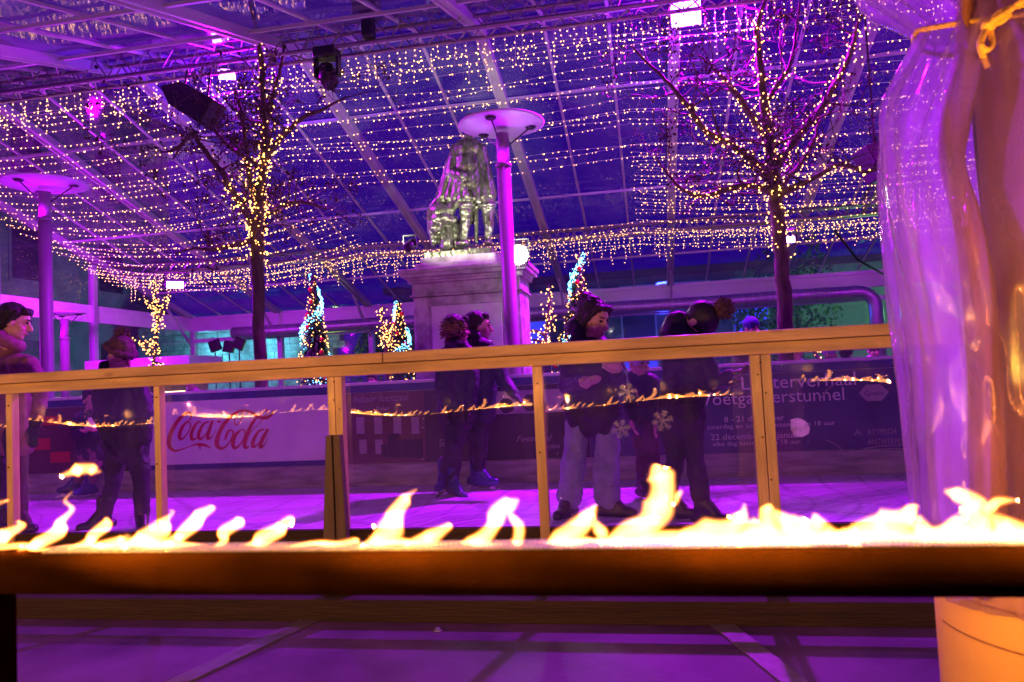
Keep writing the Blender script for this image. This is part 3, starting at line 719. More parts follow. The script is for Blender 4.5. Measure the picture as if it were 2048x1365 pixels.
# ------------------------------------------------------------------ the tent
ZE, YE, SL, YR = 2.95, 16.5, .29, 8.5
ZR = ZE + SL*(YE-YR); YN = .5
def rz(Y): return ZE + SL*(YE-Y) if Y >= YR else ZE + SL*(Y-YN)
tent = empty('event_tent', (0, YR, 0), 0, 'clear roofed event tent with white aluminium frame', 'tent')
frames = [-10.9 + 2.28*k for k in range(11)]
XT = frames[-1]
for k, X_ in enumerate(frames):
    for y0, y1 in ((YR, YE), (YR, YN)):
        b = MB()
        for dx in (-.055, .055): b.beam((X_+dx, y0, rz(y0)-.055), (X_+dx, y1, rz(y1)-.055), .028, .11)
        b.beam((X_, y0, rz(y0)-.065), (X_, y1, rz(y1)-.065), .085, .04)
        b.obj('rafter', M['alu'], tent)
    MB().box((X_-.06, YE-.05, 0), (X_+.06, YE+.09, ZE-.09)).obj('tent_post', M['alu'], tent, bevel=.006)
    b = MB(); b.beam((X_, YE-.02, ZE-.75), (X_, YE-1.0, rz(YE-1.0)-.16), .05, .05, up=(1,0,0)); b.obj('knee_brace', M['alu'], tent)
    if k < len(frames)-1:
        for t in (1/3, 2/3):
            xx = X_ + 2.28*t
            for y0, y1 in ((YR, YE), (YR, YN)):
                MB().beam((xx, y0, rz(y0)-.012), (xx, y1, rz(y1)-.012), .035, .03).obj('glazing_bar', M['alu'], tent)
for yy in (14.95, 12.45, 9.85, 7.15, 5.75, 3.4):
    MB().box((frames[0], yy-.014, rz(yy)-.068), (XT, yy+.014, rz(yy)-.032)).obj('purlin', M['alu'], tent)
MB().box((frames[0]-.05, YR-.025, ZR-.085), (XT, YR+.025, ZR-.02)).obj('ridge_beam', M['alu'], tent)
b = MB(); b.box((frames[0], YE-.10, ZE-.38), (XT, YE-.052, ZE-.02)); b.box((frames[0], YE-.14, ZE-.10), (XT, YE-.10, ZE-.06)); b.obj('eave_beam', M['alu'], tent)
MB().box((frames[0], YE-.09, 1.30), (XT, YE-.052, 1.55)).obj('wall_rail', M['alu'], tent)
MB().box((frames[0], YE-.085, 2.30), (XT, YE-.053, 2.40)).obj('wall_rail', M['alu'], tent)
XW = frames[0]
MB().box((XW-.06, .5, ZE-.36), (XW-.01, YE-.06, ZE-.02)).obj('gable_beam', M['white'], tent)
MB().box((XW-.06, .5, 1.30), (XW-.01, YE-.06, 1.55)).obj('wall_rail', M['alu'], tent)
for yy in (2.5, 4.5, 8.5, 10.9, 13.2):
    MB().box((XW-.07, yy-.06, 0), (XW+.05, yy+.06, rz(yy)-.16)).obj('gable_post', M['alu'], tent, bevel=.006)
# skins
def sheet(pts, nx, ny, name, mat, parent, noise=.0):
    a, b_, c, d = [Vector(p) for p in pts]; vs = []; fs = []
    for i in range(nx+1):
        for j in range(ny+1):
            u, v = i/nx, j/ny; p = (a*(1-u)+b_*u)*(1-v) + (d*(1-u)+c*u)*v
            vs.append(p + Vector((0,0,random.uniform(-noise,noise))))
    for i in range(nx):
        for j in range(ny): q = i*(ny+1)+j; fs.append((q, q+ny+1, q+ny+2, q+1))
    return MB().add(vs, fs).obj(name, mat, parent, smooth=True)
sheet([(XW,YR,ZR),(XT,YR,ZR),(XT,YE,ZE),(XW,YE,ZE)], 66, 20, 'roof_skin', M['skin_tent'], tent, .010)
sheet([(XW,YR,ZR),(XT,YR,ZR),(XT,YN,ZE),(XW,YN,ZE)], 66, 20, 'roof_skin', M['skin_tent'], tent, .010)
wall_skin = clear('clear_pvc_wall', (.86,.86,.9), .07, (.7,.7,.75), .05, 2, .2, 1.5)
sheet([(XW,YE+.0,0.1),(XT,YE,0.1),(XT,YE,ZE-.3),(XW,YE,ZE-.3)], 20, 3, 'wall_skin', wall_skin, tent)
b = MB(); b.add([(XW-.02,YN,.1),(XW-.02,YE-.1,.1),(XW-.02,YE-.1,ZE),(XW-.02,YR,ZR),(XW-.02,YN,ZE)], [(0,1,2,3,4)]); b.obj('gable_skin', wall_skin, tent)

# ------------------------------------------------------------------ duct, cables
b = MB()
pa = atY(1050, 618, 16.1); pb = atY(1715, 580, 16.1); pe = atY(1752, 612, 16.1); zd = 2.46
el = [(pb.x + .32*sin(t*pi/12), 16.1, zd - .32 + .32*cos(t*pi/12)) for t in range(7)]
b.tube([(-9.6,16.1,zd)] + [(x,16.1,zd + .01*sin(x*5)) for x in range(-9, int(pb.x))] + el + [(pb.x+.32,16.1,.05)], .135, 16)
b.obj('air_duct', M['duct'], None, smooth=True, label='long foil heating duct under the far eave with an elbow at right', cat='duct')
b = MB(); b.tube([atY(1670,462,13), atY(1715,520,14), atY(1790,562,16.2), atY(1830,575,16.3)], .022, 6)
b.obj('hanging_cable', M['dwire'], None, label='black cable slanting down to the far eave at right', cat='cable')
b = MB(); p = atY(192, 135, 7.7)
for k in range(16):
    t0 = k/16; z0 = p.z + (rz(7.5)-.02-p.z)*t0; z1 = p.z + (rz(7.5)-.02-p.z)*(t0+1/16)
    b.tube([(p.x+.012*sin(k*1.7), 7.7, z0), (p.x+.012*sin((k+1)*1.7), 7.7, z1+.006)], .022, 6)
b.obj('hoist_chain', M['dwire'], None, label='black hoist chain from roof down to the truss at left', cat='chain')

# ------------------------------------------------------------------ trusses
def truss(p, q, s, label, n):
    e = empty('lighting_truss', (Vector(p)+Vector(q))/2, 0, label, 'truss', 'lighting trusses in the tent')
    p, q = Vector(p), Vector(q); d = (q-p).normalized(); sx = d.cross(Vector((0,0,1))); cs = []
    for i, j in ((-1,-1),(1,-1),(1,1),(-1,1)):
        o = sx*(s/2*i) + Vector((0,0,s/2*j)); cs.append(o)
        MB().tube([p+o, q+o], .024, 8).obj('chord', M['alu2'], e, smooth=True)
    L = (q-p).length; b = MB()
    for k in range(n):
        a = p + d*(L*k/n); c = p + d*(L*(k+.5)/n); f = p + d*(L*(k+1)/n)
        for i in range(4):
            A, B_ = cs[i], cs[(i+1)%4]; b.tube([a+A, c+B_], .009, 5); b.tube([c+B_, f+A], .009, 5)
    b.obj('bracing', M['alu2'], e)
    return e
truss((-11.0,7.8,4.93), (10,7.8,4.93), .25, 'long aluminium truss across the roof above the ice', 60)
truss((-10.6,13.5,3.62), (8,13.5,3.62), .16, 'thin far truss behind the statue carrying the light net', 60)
truss((3.75,9.0,4.5), (3.75,13.4,3.66), .2, 'short sloping truss at right beside the tree', 16)

# ------------------------------------------------------------------ lamps and gear on the truss
def flood(name, loc, aim, label, mat, w_=.30, h_=.20, group='violet flood lamps', grid=True):
    e = empty(name, loc, 0, label, 'flood lamp', group)
    d = (Vector(aim)-Vector(loc)).normalized(); R_ = d.to_track_quat('Y','Z').to_matrix(); L = Vector(loc)
    def T(b): b.v = [R_ @ v + L for v in b.v]; return b
    T(MB().box((-w_/2,-.09,-h_/2),(w_/2,0,h_/2))).obj('housing', M['black'], e, bevel=.01)
    b = MB()
    if grid:
        for i in range(6):
            for j in range(3):
                x = -w_/2*.86 + i*w_*.86/5; z = -h_/2*.8 + j*h_*.4*2/2*1; b.box((x-.016, .001, z*1-.016+.0), (x+.022,.006,z+.03))
    elif not grid and mat is M['ledw']: b.tube([(0,.0,0),(0,.012,0)], w_*.5, 24)
    else: b.box((-w_/2*.9,.001,-h_/2*.9),(w_/2*.9,.005,h_/2*.9))
    T(b).obj('lamp_face', mat, e)
    b = MB(); b.tube([(-w_/2-.012,-.05,0),(-w_/2-.012,-.05,h_/2+.08),(w_/2+.012,-.05,h_/2+.08),(w_/2+.012,-.05,0)], .010, 6); T(b).obj('yoke', M['black'], e)
    return e
cp = (0, 0, 1)
flood('flood_lamp', (0.61,8.46,5.02), (.4,3,1.5), 'bright violet flood lamp under the truss at top right', M['led'], .36, .28, grid=False)
flood('flood_lamp', (-5.03,8.46,5.03), (-3,3,1), 'violet flood lamp under the truss left of the tree crown', M['led'], .22, .14, grid=False)
flood('flood_lamp', tuple(atY(350,570,7.8)), (-3,5,.5), 'small violet flood lamp low at far left corner', M['led'], .20, .09, grid=False)
flood('flood_lamp', tuple(atY(1578,480,8.2)), (.8,2,1.2), 'violet flood lamp behind the right tree trunk', M['led'], .13, .07, grid=False)
flood('flood_lamp', tuple(atY(89,470,10.6)), (-9.5,14,1.5), 'added flood lamp hidden behind the left lamp post to light the gable beam', M['led'], .18, .09, grid=False)  # made-up fixture for the lamps added to light the gable beam
flood('white_flood_lamp', tuple(atY(1037,510,8.22)), (-.2,0,1.6), 'dazzling white flood lamp beside the pedestal corner', M['ledw'], .21, .19, group='white flood lamp', grid=False)
def par(name, loc, aim, L, r, label, cat='spotlight'):
    e = empty(name, loc, 0, label, cat); d = (Vector(aim)-Vector(loc)).normalized(); p = Vector(loc)
    MB().tube([p-d*L*.5, p-d*L*.45, p+d*L*.1, p+d*L*.5], [r*.6,r*.85,r*.9,r], 16).obj('lamp_body', M['black'], e, smooth=True)
    MB().tube([p+Vector((-r*1.15,0,0)), p+Vector((-r*1.15,0,r*1.9)), p+Vector((r*1.15,0,r*1.9)), p+Vector((r*1.15,0,0))], .014, 6).obj('yoke', M['black'], e)
    return e
par('spotlight', atY(820,492,7.9), (-2.1,8.9,3.2), .14, .06, 'small black spotlight on the left corner of the pedestal')
def moving_head(px_, py_, label):
    p = atY(px_, py_, 7.75); e = empty('moving_head_lamp', p, 0, label, 'stage lamp')
    MB().box((p.x-.13,p.y-.11,p.z+.12),(p.x+.13,p.y+.11,p.z+.24)).obj('lamp_base', M['black'], e, bevel=.02)
    b = MB(); b.box((p.x-.15,p.y-.05,p.z-.09),(p.x-.115,p.y+.05,p.z+.13)); b.box((p.x+.115,p.y-.05,p.z-.09),(p.x+.15,p.y+.05,p.z+.13)); b.obj('yoke', M['black'], e, bevel=.01)
    d = Vector((.35,-.5,-.8)).normalized(); c = p + Vector((0,0,-.06))
    MB().tube([c-d*.15,c-d*.1,c+d*.1,c+d*.17], [.06,.10,.105,.09], 16).obj('lamp_body', M['black'], e, smooth=True)
    return e
moving_head(655, 140, 'black moving head stage lamp under the truss right of the tree')
hb = empty('hoist_motor', atY(735,35,7.65), 0, 'black hoist motor on the truss at top centre', 'hoist'); p = atY(735,35,7.65)
MB().box((p.x-.15,p.y-.09,p.z+.02),(p.x+.13,p.y+.09,p.z+.22)).obj('motor_box', M['black'], hb, bevel=.02)
MB().box((p.x-.06,p.y-.07,p.z-.24),(p.x+.07,p.y+.07,p.z+.02)).obj('chain_bag', M['black'], hb, bevel=.02)
MB().tube([(p.x,p.y,p.z+.2),(p.x,p.y,p.z+.5)], .014, 6).obj('chain', M['dwire'], hb)
spk = empty('loudspeaker', atY(382,205,7.7), 0, 'black wedge loudspeaker hung tilted under the truss at left', 'loudspeaker'); p = atY(382,205,7.7)
rt = Matrix.Rotation(radians(34), 3, 'Y')
b = MB(); b.prism([(-.33,-.02),(-.12,-.15),(.33,-.16),(.33,.16),(-.12,.15)], -.16, .16, lambda u,v,d: Vector((u, d, v))); b.v = [rt @ v + p for v in b.v]; b.obj('cabinet', M['black'], spk, bevel=.01)
b = MB(); b.box((.331,-.14,-.14),(.338,.14,.14)); b.v = [rt @ v + p for v in b.v]; b.obj('grille', M['grille'], spk)
b = MB(); b.tube([p+Vector((-.1,0,.1)), (p.x-.1,7.8,4.83)], .012, 6); b.tube([p+Vector((.2,0,-.05)), (p.x+.2,7.8,4.83)], .012, 6); b.obj('hanger', M['dwire'], spk)
sp2 = empty('loudspeaker', atY(1752,325,9), 0, 'black loudspeaker hanging at right beside the plastic curtain', 'loudspeaker'); p = atY(1752,325,9)
rt = Matrix.Rotation(radians(-20), 3, 'Y') @ Matrix.Rotation(radians(25), 3, 'Z')
b = MB(); b.prism([(-.13,-.2),(.13,-.2),(.16,.2),(-.16,.2)], -.14, .14, lambda u,v,d: Vector((u,d,v))); b.v = [rt @ v + p for v in b.v]; b.obj('cabinet', M['black'], sp2, bevel=.02)
b = MB(); b.tube([p+Vector((0,0,.18)), p+Vector((0,0,rz(9)-.05-p.z))], .012, 6); b.obj('hanger', M['dwire'], sp2)
# ---- three dark floods at the far left, seen against the lit wall
for k, (x, y, tl, lab) in enumerate(((430,692,-.3,'black flood lamp on stand facing away leftmost of three'), (458,694,.2,'black flood lamp on stand middle of three'), (478,688,.45,'black flood lamp on stand tilted rightmost of three'))):
    p = atY(x, y, 15.6); e = empty('stand_lamp', (p.x,p.y,0), 0, lab, 'flood lamp', 'black flood lamps on a stand')
    b = MB().box((p.x-.13,p.y-.05,p.z-.13),(p.x+.13,p.y+.05,p.z+.13), Matrix.Rotation(tl,3,'Y')); b.obj('housing', M['black'], e, bevel=.02)
    MB().tube([(p.x,p.y,.02),(p.x,p.y,p.z-.1)], .016, 6).obj('stand', M['black'], e)

# ------------------------------------------------------------------ light strings of the canopy
NOFF = .42
def netz(x, y):
    z = rz(y) - NOFF
    for a, b_ in ((-10.8,-4.95), (-4.95,-.1), (-.1,8)):
        if a <= x <= b_:
            u = (x-a)/(b_-a); dp = {(-10.8):.30, (-4.95):.07, (-.1):.22}[a]; z -= dp*4*u*(1-u)*min(1,(y-7.7)/2)
    return z
def light_string(x0, x1, y, ph, name='light_string', dens=.098):
    pts = []; n = max(2, int((x1-x0)/.3))
    dy = random.uniform(-.06,.06); amp = random.uniform(0,.06); zz_ = random.choice((0,.02,.05,.10,.14))
    for i in range(n+1):
        x = x0 + (x1-x0)*i/n; pts.append(Vector((x, y + dy + amp*sin(x*1.3+ph), netz(x, y) - zz_*sin(pi*(x-x0)/(x1-x0)) + .022*sin(x*2.3+ph*3) + random.uniform(-.006,.006))))
    e = MB().tube(pts, .0022, 3, False).obj(name, M['wire'], None, label='thin string of warm white fairy lights stretched across the tent roof', cat='fairy lights', group='fairy light strings of the roof net')
    b = MB(); m = int((x1-x0)/dens)
    for i in range(m):
        if random.random() < .07: continue
        u = (i + random.uniform(-.42,.42))/m*n; u = max(0,min(n-1e-3,u)); k = int(u); p = pts[k].lerp(pts[k+1], u-k)
        b.bulb(p, .0066*random.choice((.55,.8,1,1,1.25)), .015, .6)
    b.obj('bulb', M['warm'], e, kind='stuff')
yy = 8.02; r = 0
rows = []
while yy < 13.45:
    rows.append(yy); yy += random.uniform(.14,.20) if yy < 12.6 else .085
for r, yy in enumerate(rows):
    if 10.75 < yy < 12.72:
        light_string(-10.7, -4.95, yy, r); light_string(-.1, 7.5, yy, r+.5)
        if yy < 12.2: light_string(.0, 7.4, yy+.085, r+.7)
    else: light_string(-10.7, 7.5, yy, r)
# icicle strings
def icicles(x0, x1, y, z, lmin, lmax, label, grp, dens=.11):
    w_ = MB(); b = MB(); x = x0; w_.tube([(x0,y,z),(x1,y,z)], .003, 4)
    while x < x1:
        L = random.choice([lmin, (lmin+lmax)/2, lmax])*random.uniform(.7,1.1); dy = random.uniform(-.05,.05)
        w_.tube([(x,y+dy,z),(x+random.uniform(-.02,.02),y+dy,z-L)], .0018, 3, False)
        k = 0
        while k*.062 < L: b.bulb((x+random.uniform(-.02,.02), y+dy, z-.02-k*.062-random.uniform(0,.02)), .0062, .014, .6); k += 1
        x += dens*random.uniform(.7,1.3)
    e = w_.obj('icicle_lights', M['wire'], None, label=label, cat='icicle lights', group=grp)
    b.obj('bulb', M['warm'], e, kind='stuff')
for k in range(8):
    x0 = -10.6 + k*2.25; icicles(x0, x0+2.2, 7.95, 4.80, .15, .50, 'curtain of icicle fairy lights hanging from the main truss', 'icicle lights on the main truss', .10)
for k in range(8):
    x0 = -10.4 + k*2.2; icicles(x0, x0+2.15, 13.52, 3.50, .12, .46, 'curtain of icicle fairy lights along the far edge of the net', 'icicle lights on the far edge', .085)

# ------------------------------------------------------------------ street trees wound with lights
def tree(Y0, branches, seed, label, lights, lightlabel):
    rnd = random.Random(seed)
    base = atY(*branches[0][0][:2], Y0); e = empty('street_tree', (base.x, Y0, 0), 0, label, 'tree', 'bare street trees growing inside the tent')
    b = MB(); tips = []; cr = MB(); lf = MB(); allp = []
    for bi, br in enumerate(branches):
        pts = [(*atY(x, y, Y0+dy), r_) for x, y, r_, dy in br]
        sm = catmull(pts, 5); P = [Vector(p[:3]) for p in sm]; R_ = [p[3]*Y0/1500 for p in sm]
        P = [p + Vector((rnd.gauss(0,.006), rnd.gauss(0,.006), 0)) if i else p for i, p in enumerate(P)]
        b.tube(P, R_, 9); allp.append((P, R_))
        for i in range(len(P)):
            if R_[i] < .05 and rnd.random() < .55:
                d = Vector((rnd.gauss(0,1), rnd.gauss(0,.8), rnd.uniform(-.2,1))).normalized(); tw(cr, lf, P[i], d, rnd.uniform(.25,.6), R_[i]*.45, rnd, 0)
    b.obj('trunk', M['bark'], e, smooth=True); cr.obj('crown', M['bark'], e); lf.obj('leaf_cluster', M['leaf'], e, kind='stuff')
    # lights
    w_ = MB(); g = MB()
    for (bi, i0, i1, dens, spread) in lights:
        P, R_ = allp[bi]; n = len(P)-1; a0, a1 = int(i0*n), max(int(i0*n)+1, int(i1*n)); path = []
        L = sum((P[k+1]-P[k]).length for k in range(a0, a1)); m = int(L*dens); turns = L/.09
        for k in range(m):
            u = a0 + (a1-a0)*k/m; j = min(int(u), n-1); p = P[j].lerp(P[j+1], u-j); rr = R_[j] + .008 + abs(rnd.gauss(0, spread)); t = 2*pi*turns*k/m + rnd.gauss(0,.5)
            q = p + Vector((cos(t)*rr, sin(t)*rr, rnd.gauss(0,.02))); g.bulb(q, .0072*rnd.uniform(.7,1.3), .016, .8)
            path.append(p + Vector((cos(t)*(R_[j]+.006), sin(t)*(R_[j]+.006), 0)))
        if len(path) > 2: w_.tube(path, .0025, 3, False)
    le = w_.obj('tree_light_string', M['dwire'], None, label=lightlabel, cat='fairy lights')
    g.obj('bulb', M['warm2'], le, kind='stuff')
def tw(cr, lf, p, d, L, r_, rnd, lev):
    pts = [p]; q = p.copy(); n = 4
    for k in range(n):
        d = (d + Vector((rnd.gauss(0,.22), rnd.gauss(0,.22), rnd.gauss(.05,.18)))).normalized(); q = q + d*L/n; pts.append(q.copy())
    lim = rz(q.y) - .12
    if max(pt.z for pt in pts) > lim: return
    cr.tube(pts, [max(.003, r_*(1-.8*k/n)) for k in range(n+1)], 4)
    if lev < 2:
        for k in (2, 3, 4):
            if rnd.random() < .75: tw(cr, lf, pts[k], (d + Vector((rnd.gauss(0,.9), rnd.gauss(0,.7), rnd.gauss(.1,.6)))).normalized(), L*.55, r_*.55, rnd, lev+1)
    if lev >= 1:
        for k in range(rnd.choice((0,2,5,8))):
            c = pts[-1] + Vector((rnd.gauss(0,.035), rnd.gauss(0,.035), rnd.gauss(0,.035))); s = rnd.uniform(.012,.028)
            a = Vector((rnd.gauss(0,1),rnd.gauss(0,1),rnd.gauss(0,1))).normalized(); b2 = a.orthogonal().normalized(); c3 = a.cross(b2)*.3
            lf.add([c-a*s, c+b2*s*.6+c3*s, c+a*s, c-b2*s*.6+c3*s], [(0,1,2),(0,2,3)])
LT = [
 [(521,900,15,0),(521,740,14,0),(518,640,13,0),(517,560,13.5,0),(514,500,15,0),(516,450,14,0)],
 [(516,460,13,0),(520,400,11,0),(527,330,9,0),(531,260,8,0),(525,180,7,0),(520,100,6,0),(510,50,4,0),(500,5,2.5,0)],
 [(514,470,10,0),(490,420,9,-.1),(470,390,7,-.2),(440,340,6,-.3),(400,290,5,-.3),(382,270,4,-.4),(345,318,2,-.4)],
 [(520,420,9,0),(505,380,7,.2),(495,330,6,.2),(490,270,5,.2),(480,220,4,.2),(470,180,2.5,.2)],
 [(528,320,8,0),(560,280,6,-.2),(600,240,5,-.3),(640,222,3.5,-.3),(690,195,2,-.4)],
 [(527,335,7,0),(500,320,6,.1),(460,295,5,.2),(420,250,4,.2),(380,190,3,.2)],
 [(514,480,8,0),(470,490,6,-.2),(425,500,5,-.3),(390,497,3,-.4),(350,508,2,-.5)],
 [(518,440,9,0),(548,420,7,.2),(590,405,5,.3),(625,410,3,.3),(650,420,2,.3)],
 [(531,250,7,0),(545,190,5,.2),(560,140,4,.3),(570,90,3,.3)],
 [(382,270,4,-.4),(350,300,3,-.4),(320,305,2,-.4)],
]
tree(7.6, LT, 3, 'bare tree wound with lights left of the statue',
     [(1,.0,.40,150,.02),(1,.42,.8,40,.03),(0,.72,1,150,.03),(2,0,.45,120,.05),(3,0,.4,110,.05),(4,0,.5,60,.03),(5,0,.3,80,.05),(6,0,.5,70,.02),(7,0,.5,90,.04),(8,0,.6,50,.04)],
     'warm fairy lights wound round the trunk and limbs of the left tree')
RT = [
 [(1575,800,17,0),(1572,660,15,0),(1566,560,14,0),(1560,480,13.5,0),(1553,420,13,0),(1552,370,13,0)],
 [(1552,380,12,0),(1545,320,10,0),(1535,250,9,0),(1525,180,8,0),(1518,100,6,0),(1515,50,5,0),(1535,-10,3,0)],
 [(1550,370,9,0),(1510,325,8,-.1),(1465,290,7,-.2),(1415,265,6,-.3),(1370,205,5,-.4),(1330,160,3.5,-.4),(1262,92,2,-.5)],
 [(1545,300,8,0),(1520,260,7,.2),(1480,200,6,.3),(1450,160,5,.3),(1420,130,3,.4),(1395,110,2,.4)],
 [(1556,330,9,0),(1590,280,8,.2),(1640,220,7,.3),(1680,150,6,.3),(1705,90,5,.3),(1720,40,3,.3),(1745,10,2,.3)],
 [(1550,385,8,0),(1500,372,7,-.2),(1450,380,6,-.3),(1410,392,5,-.4),(1375,385,4,-.5),(1335,348,2.5,-.5),(1310,310,1.5,-.5)],
 [(1530,210,6,.1),(1560,160,5,.2),(1580,130,4,.2),(1592,60,3,.3),(1600,5,2,.3)],
 [(1556,390,8,0),(1620,360,5,-.2),(1680,330,4,-.3),(1730,345,3,-.4),(1770,330,2,-.4)],
 [(1552,380,7,0),(1600,330,5,.3),(1625,290,4,.4),(1640,240,2,.4)],
]
tree(7.6, RT, 8, 'bare tree wound with lights right of the statue',
     [(1,.0,.9,80,.03),(0,.55,1,100,.025),(2,0,.7,75,.025),(3,0,.7,55,.03),(4,0,.8,55,.04),(5,0,.75,60,.03),(6,0,.5,40,.03),(7,0,.8,50,.06),(8,0,.8,55,.06)],
     'warm fairy lights wound round the trunk and limbs of the right tree')
# small lit saplings
def sapling(Y0, branches, label, dens=85):
    base = atY(*branches[0][0][:2], Y0); e = empty('sapling', (base.x,Y0,0), 0, label, 'small tree', 'small trees covered in lights')
    b = MB(); g = MB()
    for br in branches:
        P = [Vector(p) for p in catmull([tuple(atY(x,y,Y0)) for x,y in br], 5)]; b.tube(P, [.026*(1-.7*i/len(P)) for i in range(len(P))], 6)
        for k in range(len(P)-1):
            for q in range(max(1, int((P[k+1]-P[k]).length*dens))):
                g.bulb(P[k].lerp(P[k+1], random.random()) + Vector((random.gauss(0,.04),random.gauss(0,.04),random.gauss(0,.02))), .0082, .02, .8)
    P0 = atY(*branches[0][0], Y0); b.tube([(P0.x,Y0,.02),P0], .03, 6)
    b.obj('trunk', M['bark'], e); g.obj('light_string', M['warm2'], e, kind='stuff')
sapling(10.4, [[(305,738),(312,690),(315,630),(310,580),(308,558)],[(312,660),(325,620),(335,590)],[(310,700),(290,685),(280,682)],[(315,640),(296,598)],[(305,725),(325,728)],[(308,710),(285,690),(275,670)]], 'upright little tree covered in lights at far left')
sapling(9.7, [[(772,700),(770,670),(765,640),(762,612)],[(772,690),(760,650)],[(775,700),(790,650)],[(770,665),(785,632)]], 'little lit tree left of the pedestal beside a fir')
sapling(9.3, [[(1092,690),(1092,660),(1100,600),(1096,570)],[(1092,672),(1070,662),(1052,668)],[(1093,665),(1100,645),(1115,632)],[(1090,685),(1065,680)]], 'little lit tree between pedestal and the jeans skater')
sapling(9.0, [[(1640,720),(1625,700),(1622,690)],[(1630,705),(1640,690)]], 'little lit bush behind the boards at right')
# fir trees with spiral garlands
def fir(xb, xt, yt, Y0, half, label, ph):
    t = atY(xt, yt, Y0); bx_ = atY(xb, 745, Y0).x; H_ = t.z; e = empty('fir_tree', (bx_,Y0,.02), 0, label, 'fir tree', 'fir trees with white spiral garlands')
    R0 = half*Y0/1500; z0 = .35; b = MB(); rnd = random.Random(ph*100)
    def ax(z): u = (z-z0)/(H_-z0); return bx_ + (t.x-bx_)*u
    def rad(z): return R0*max(0.05, 1-(z-z0)/(H_-z0))**.85 + .02
    for k in range(1500):
        z = z0 + (H_-z0)*rnd.random()**1.35; a = rnd.uniform(0,2*pi); rr = rad(z)
        p = Vector((ax(z),Y0,z+.05)); q = p + Vector((cos(a)*rr, sin(a)*rr, -.10-rnd.random()*.05)); s = Vector((-sin(a),cos(a),.2))*.022
        m = p.lerp(q,.6); b.add([p.lerp(q,.15), m+s, q, m-s+Vector((0,0,.02))], [(0,1,2),(0,2,3)])
    b.obj('foliage', M['needle'], e)
    MB().tube([(bx_,Y0,.02),(t.x,Y0,H_)], [.05,.01], 8).obj('trunk', M['bark'], e)
    g = MB(); turns = 2.4
    for k in range(620):
        u = rnd.random(); z = z0 + (H_-z0)*(.05+.95*u); a = ph + 2*pi*turns*u + rnd.gauss(0,.24); rr = rad(z)*1.03 + rnd.uniform(0,.02)
        g.bulb((ax(z)+cos(a)*rr, Y0+sin(a)*rr, z+rnd.gauss(0,.035)), .0068, .013, .9)
    g.obj('spiral_garland', M['cold'], e, kind='stuff')
    g = MB()
    for k in range(420):
        u = rnd.random()**1.3; z = z0 + (H_-z0)*u; a = rnd.uniform(0,2*pi); rr = rad(z)*rnd.uniform(.75,1.02); g.bulb((ax(z)+cos(a)*rr, Y0+sin(a)*rr, z), .0068, .013, .9)
    g.obj('light_string', M['warm2'], e, kind='stuff')
    for k in range(11):
        u = .1+.85*(k+.5)/11; z = z0+(H_-z0)*u; a = -pi/2 + rnd.uniform(-1.2,1.2); rr = rad(z)*.98
        MB().ell((ax(z)+cos(a)*rr, Y0+sin(a)*rr, z), .032, nu=10, nv=7).obj('ornament', M['red'], e, smooth=True)
fir(632, 626, 552, 9.4, 58, 'fir with white spiral garland and red baubles left of the pedestal', .4)
fir(806, 796, 606, 10.2, 48, 'smaller fir with white spiral garland touching the pedestal', 2.0)
fir(1135, 1160, 508, 9.4, 58, 'tall leaning fir with white spiral garland behind the jeans skater', 3.4)

# ------------------------------------------------------------------ wrapped column at right
col = empty('wrapped_column', (.68,1.56,0), 0, 'tent column shrouded in clear plastic sheet at the right', 'column')
cx_, cy_ = .705, 1.56; K = 1.56*.965/1500
MB().tube([(cx_,cy_,0),(cx_,cy_,3.0)], .065, 16).obj('column_core', M['brown'], col, smooth=True)
def fold_i(t, z): return 1 + .16*sin(3*t+z*2.3) + .10*sin(7*t-z*3) + .05*sin(13*t+z)
prof = []
for k in range(52):
    z = .5 + k*.05; prof.append((.075 + .03*sin((z-.5)*1.7)**2, z))
MB().lathe((cx_+.06,cy_+.05,0), prof, 72, fold_i).obj('dark_drape', M['plum'], col, smooth=True)
def zof(y): return atY(1850, y, cy_).z
pf = [(1185,203),(1100,212),(1040,218),(900,218),(700,220),(500,237),(350,240),(270,232),(200,218),(150,190),(110,165),(62,143),(30,165),(0,195),(-40,232),(-140,270),(-300,300),(-500,320)]
pf = [(a*K, zof(y)) for y, a in pf]
pf = [(a, z) for a, z in catmull(pf, 6)]
def fold_o(t, z):
    pinch = math.exp(-((z-zof(62))/.16)**2)
    f = .022*sin(9*t+1.7*z) + .018*sin(17*t-2.6*z+sin(3*z)) + .012*sin(29*t+4*z+2*sin(5*z)) + .007*sin(47*t-7*z+3*sin(4*z)) + pinch*(.05*sin(15*t)+.04*sin(23*t+1))
    return 1 + f + .018*sin(z*9+4*t)
b = MB().lathe((cx_,cy_,0), pf, 220, fold_o); b.f = [f for f in b.f if len(f) == 4]
b.obj('plastic_sheet', M['plastic'], col, smooth=True)
b = MB(); vs = []; fs = []
S_ = catmull([(1940,-60,34),(1936,60,36),(1932,140,42),(1912,240,48),(1905,330,40),(1933,430,46),(1955,560,54),(1968,700,58),(1974,860,60),(1978,1020,62),(1982,1200,64)], 8)
for i, (x, y, w_) in enumerate(S_):
    for j in range(13):
        u = j/12*2-1; p = atY(x+u*w_*.55, y, cy_-.115+.05*u*u+.006*sin(3*u+i*.07)); vs.append(p)
for i in range(len(S_)-1):
    for j in range(12): fs.append((i*13+j, i*13+j+1, (i+1)*13+j+1, (i+1)*13+j))
o = b.add(vs, fs).obj('amber_cloth', M['amber'], col, smooth=True); m = o.modifiers.new('Solidify', 'SOLIDIFY'); m.thickness = .004
b = MB(); rb = 196*K
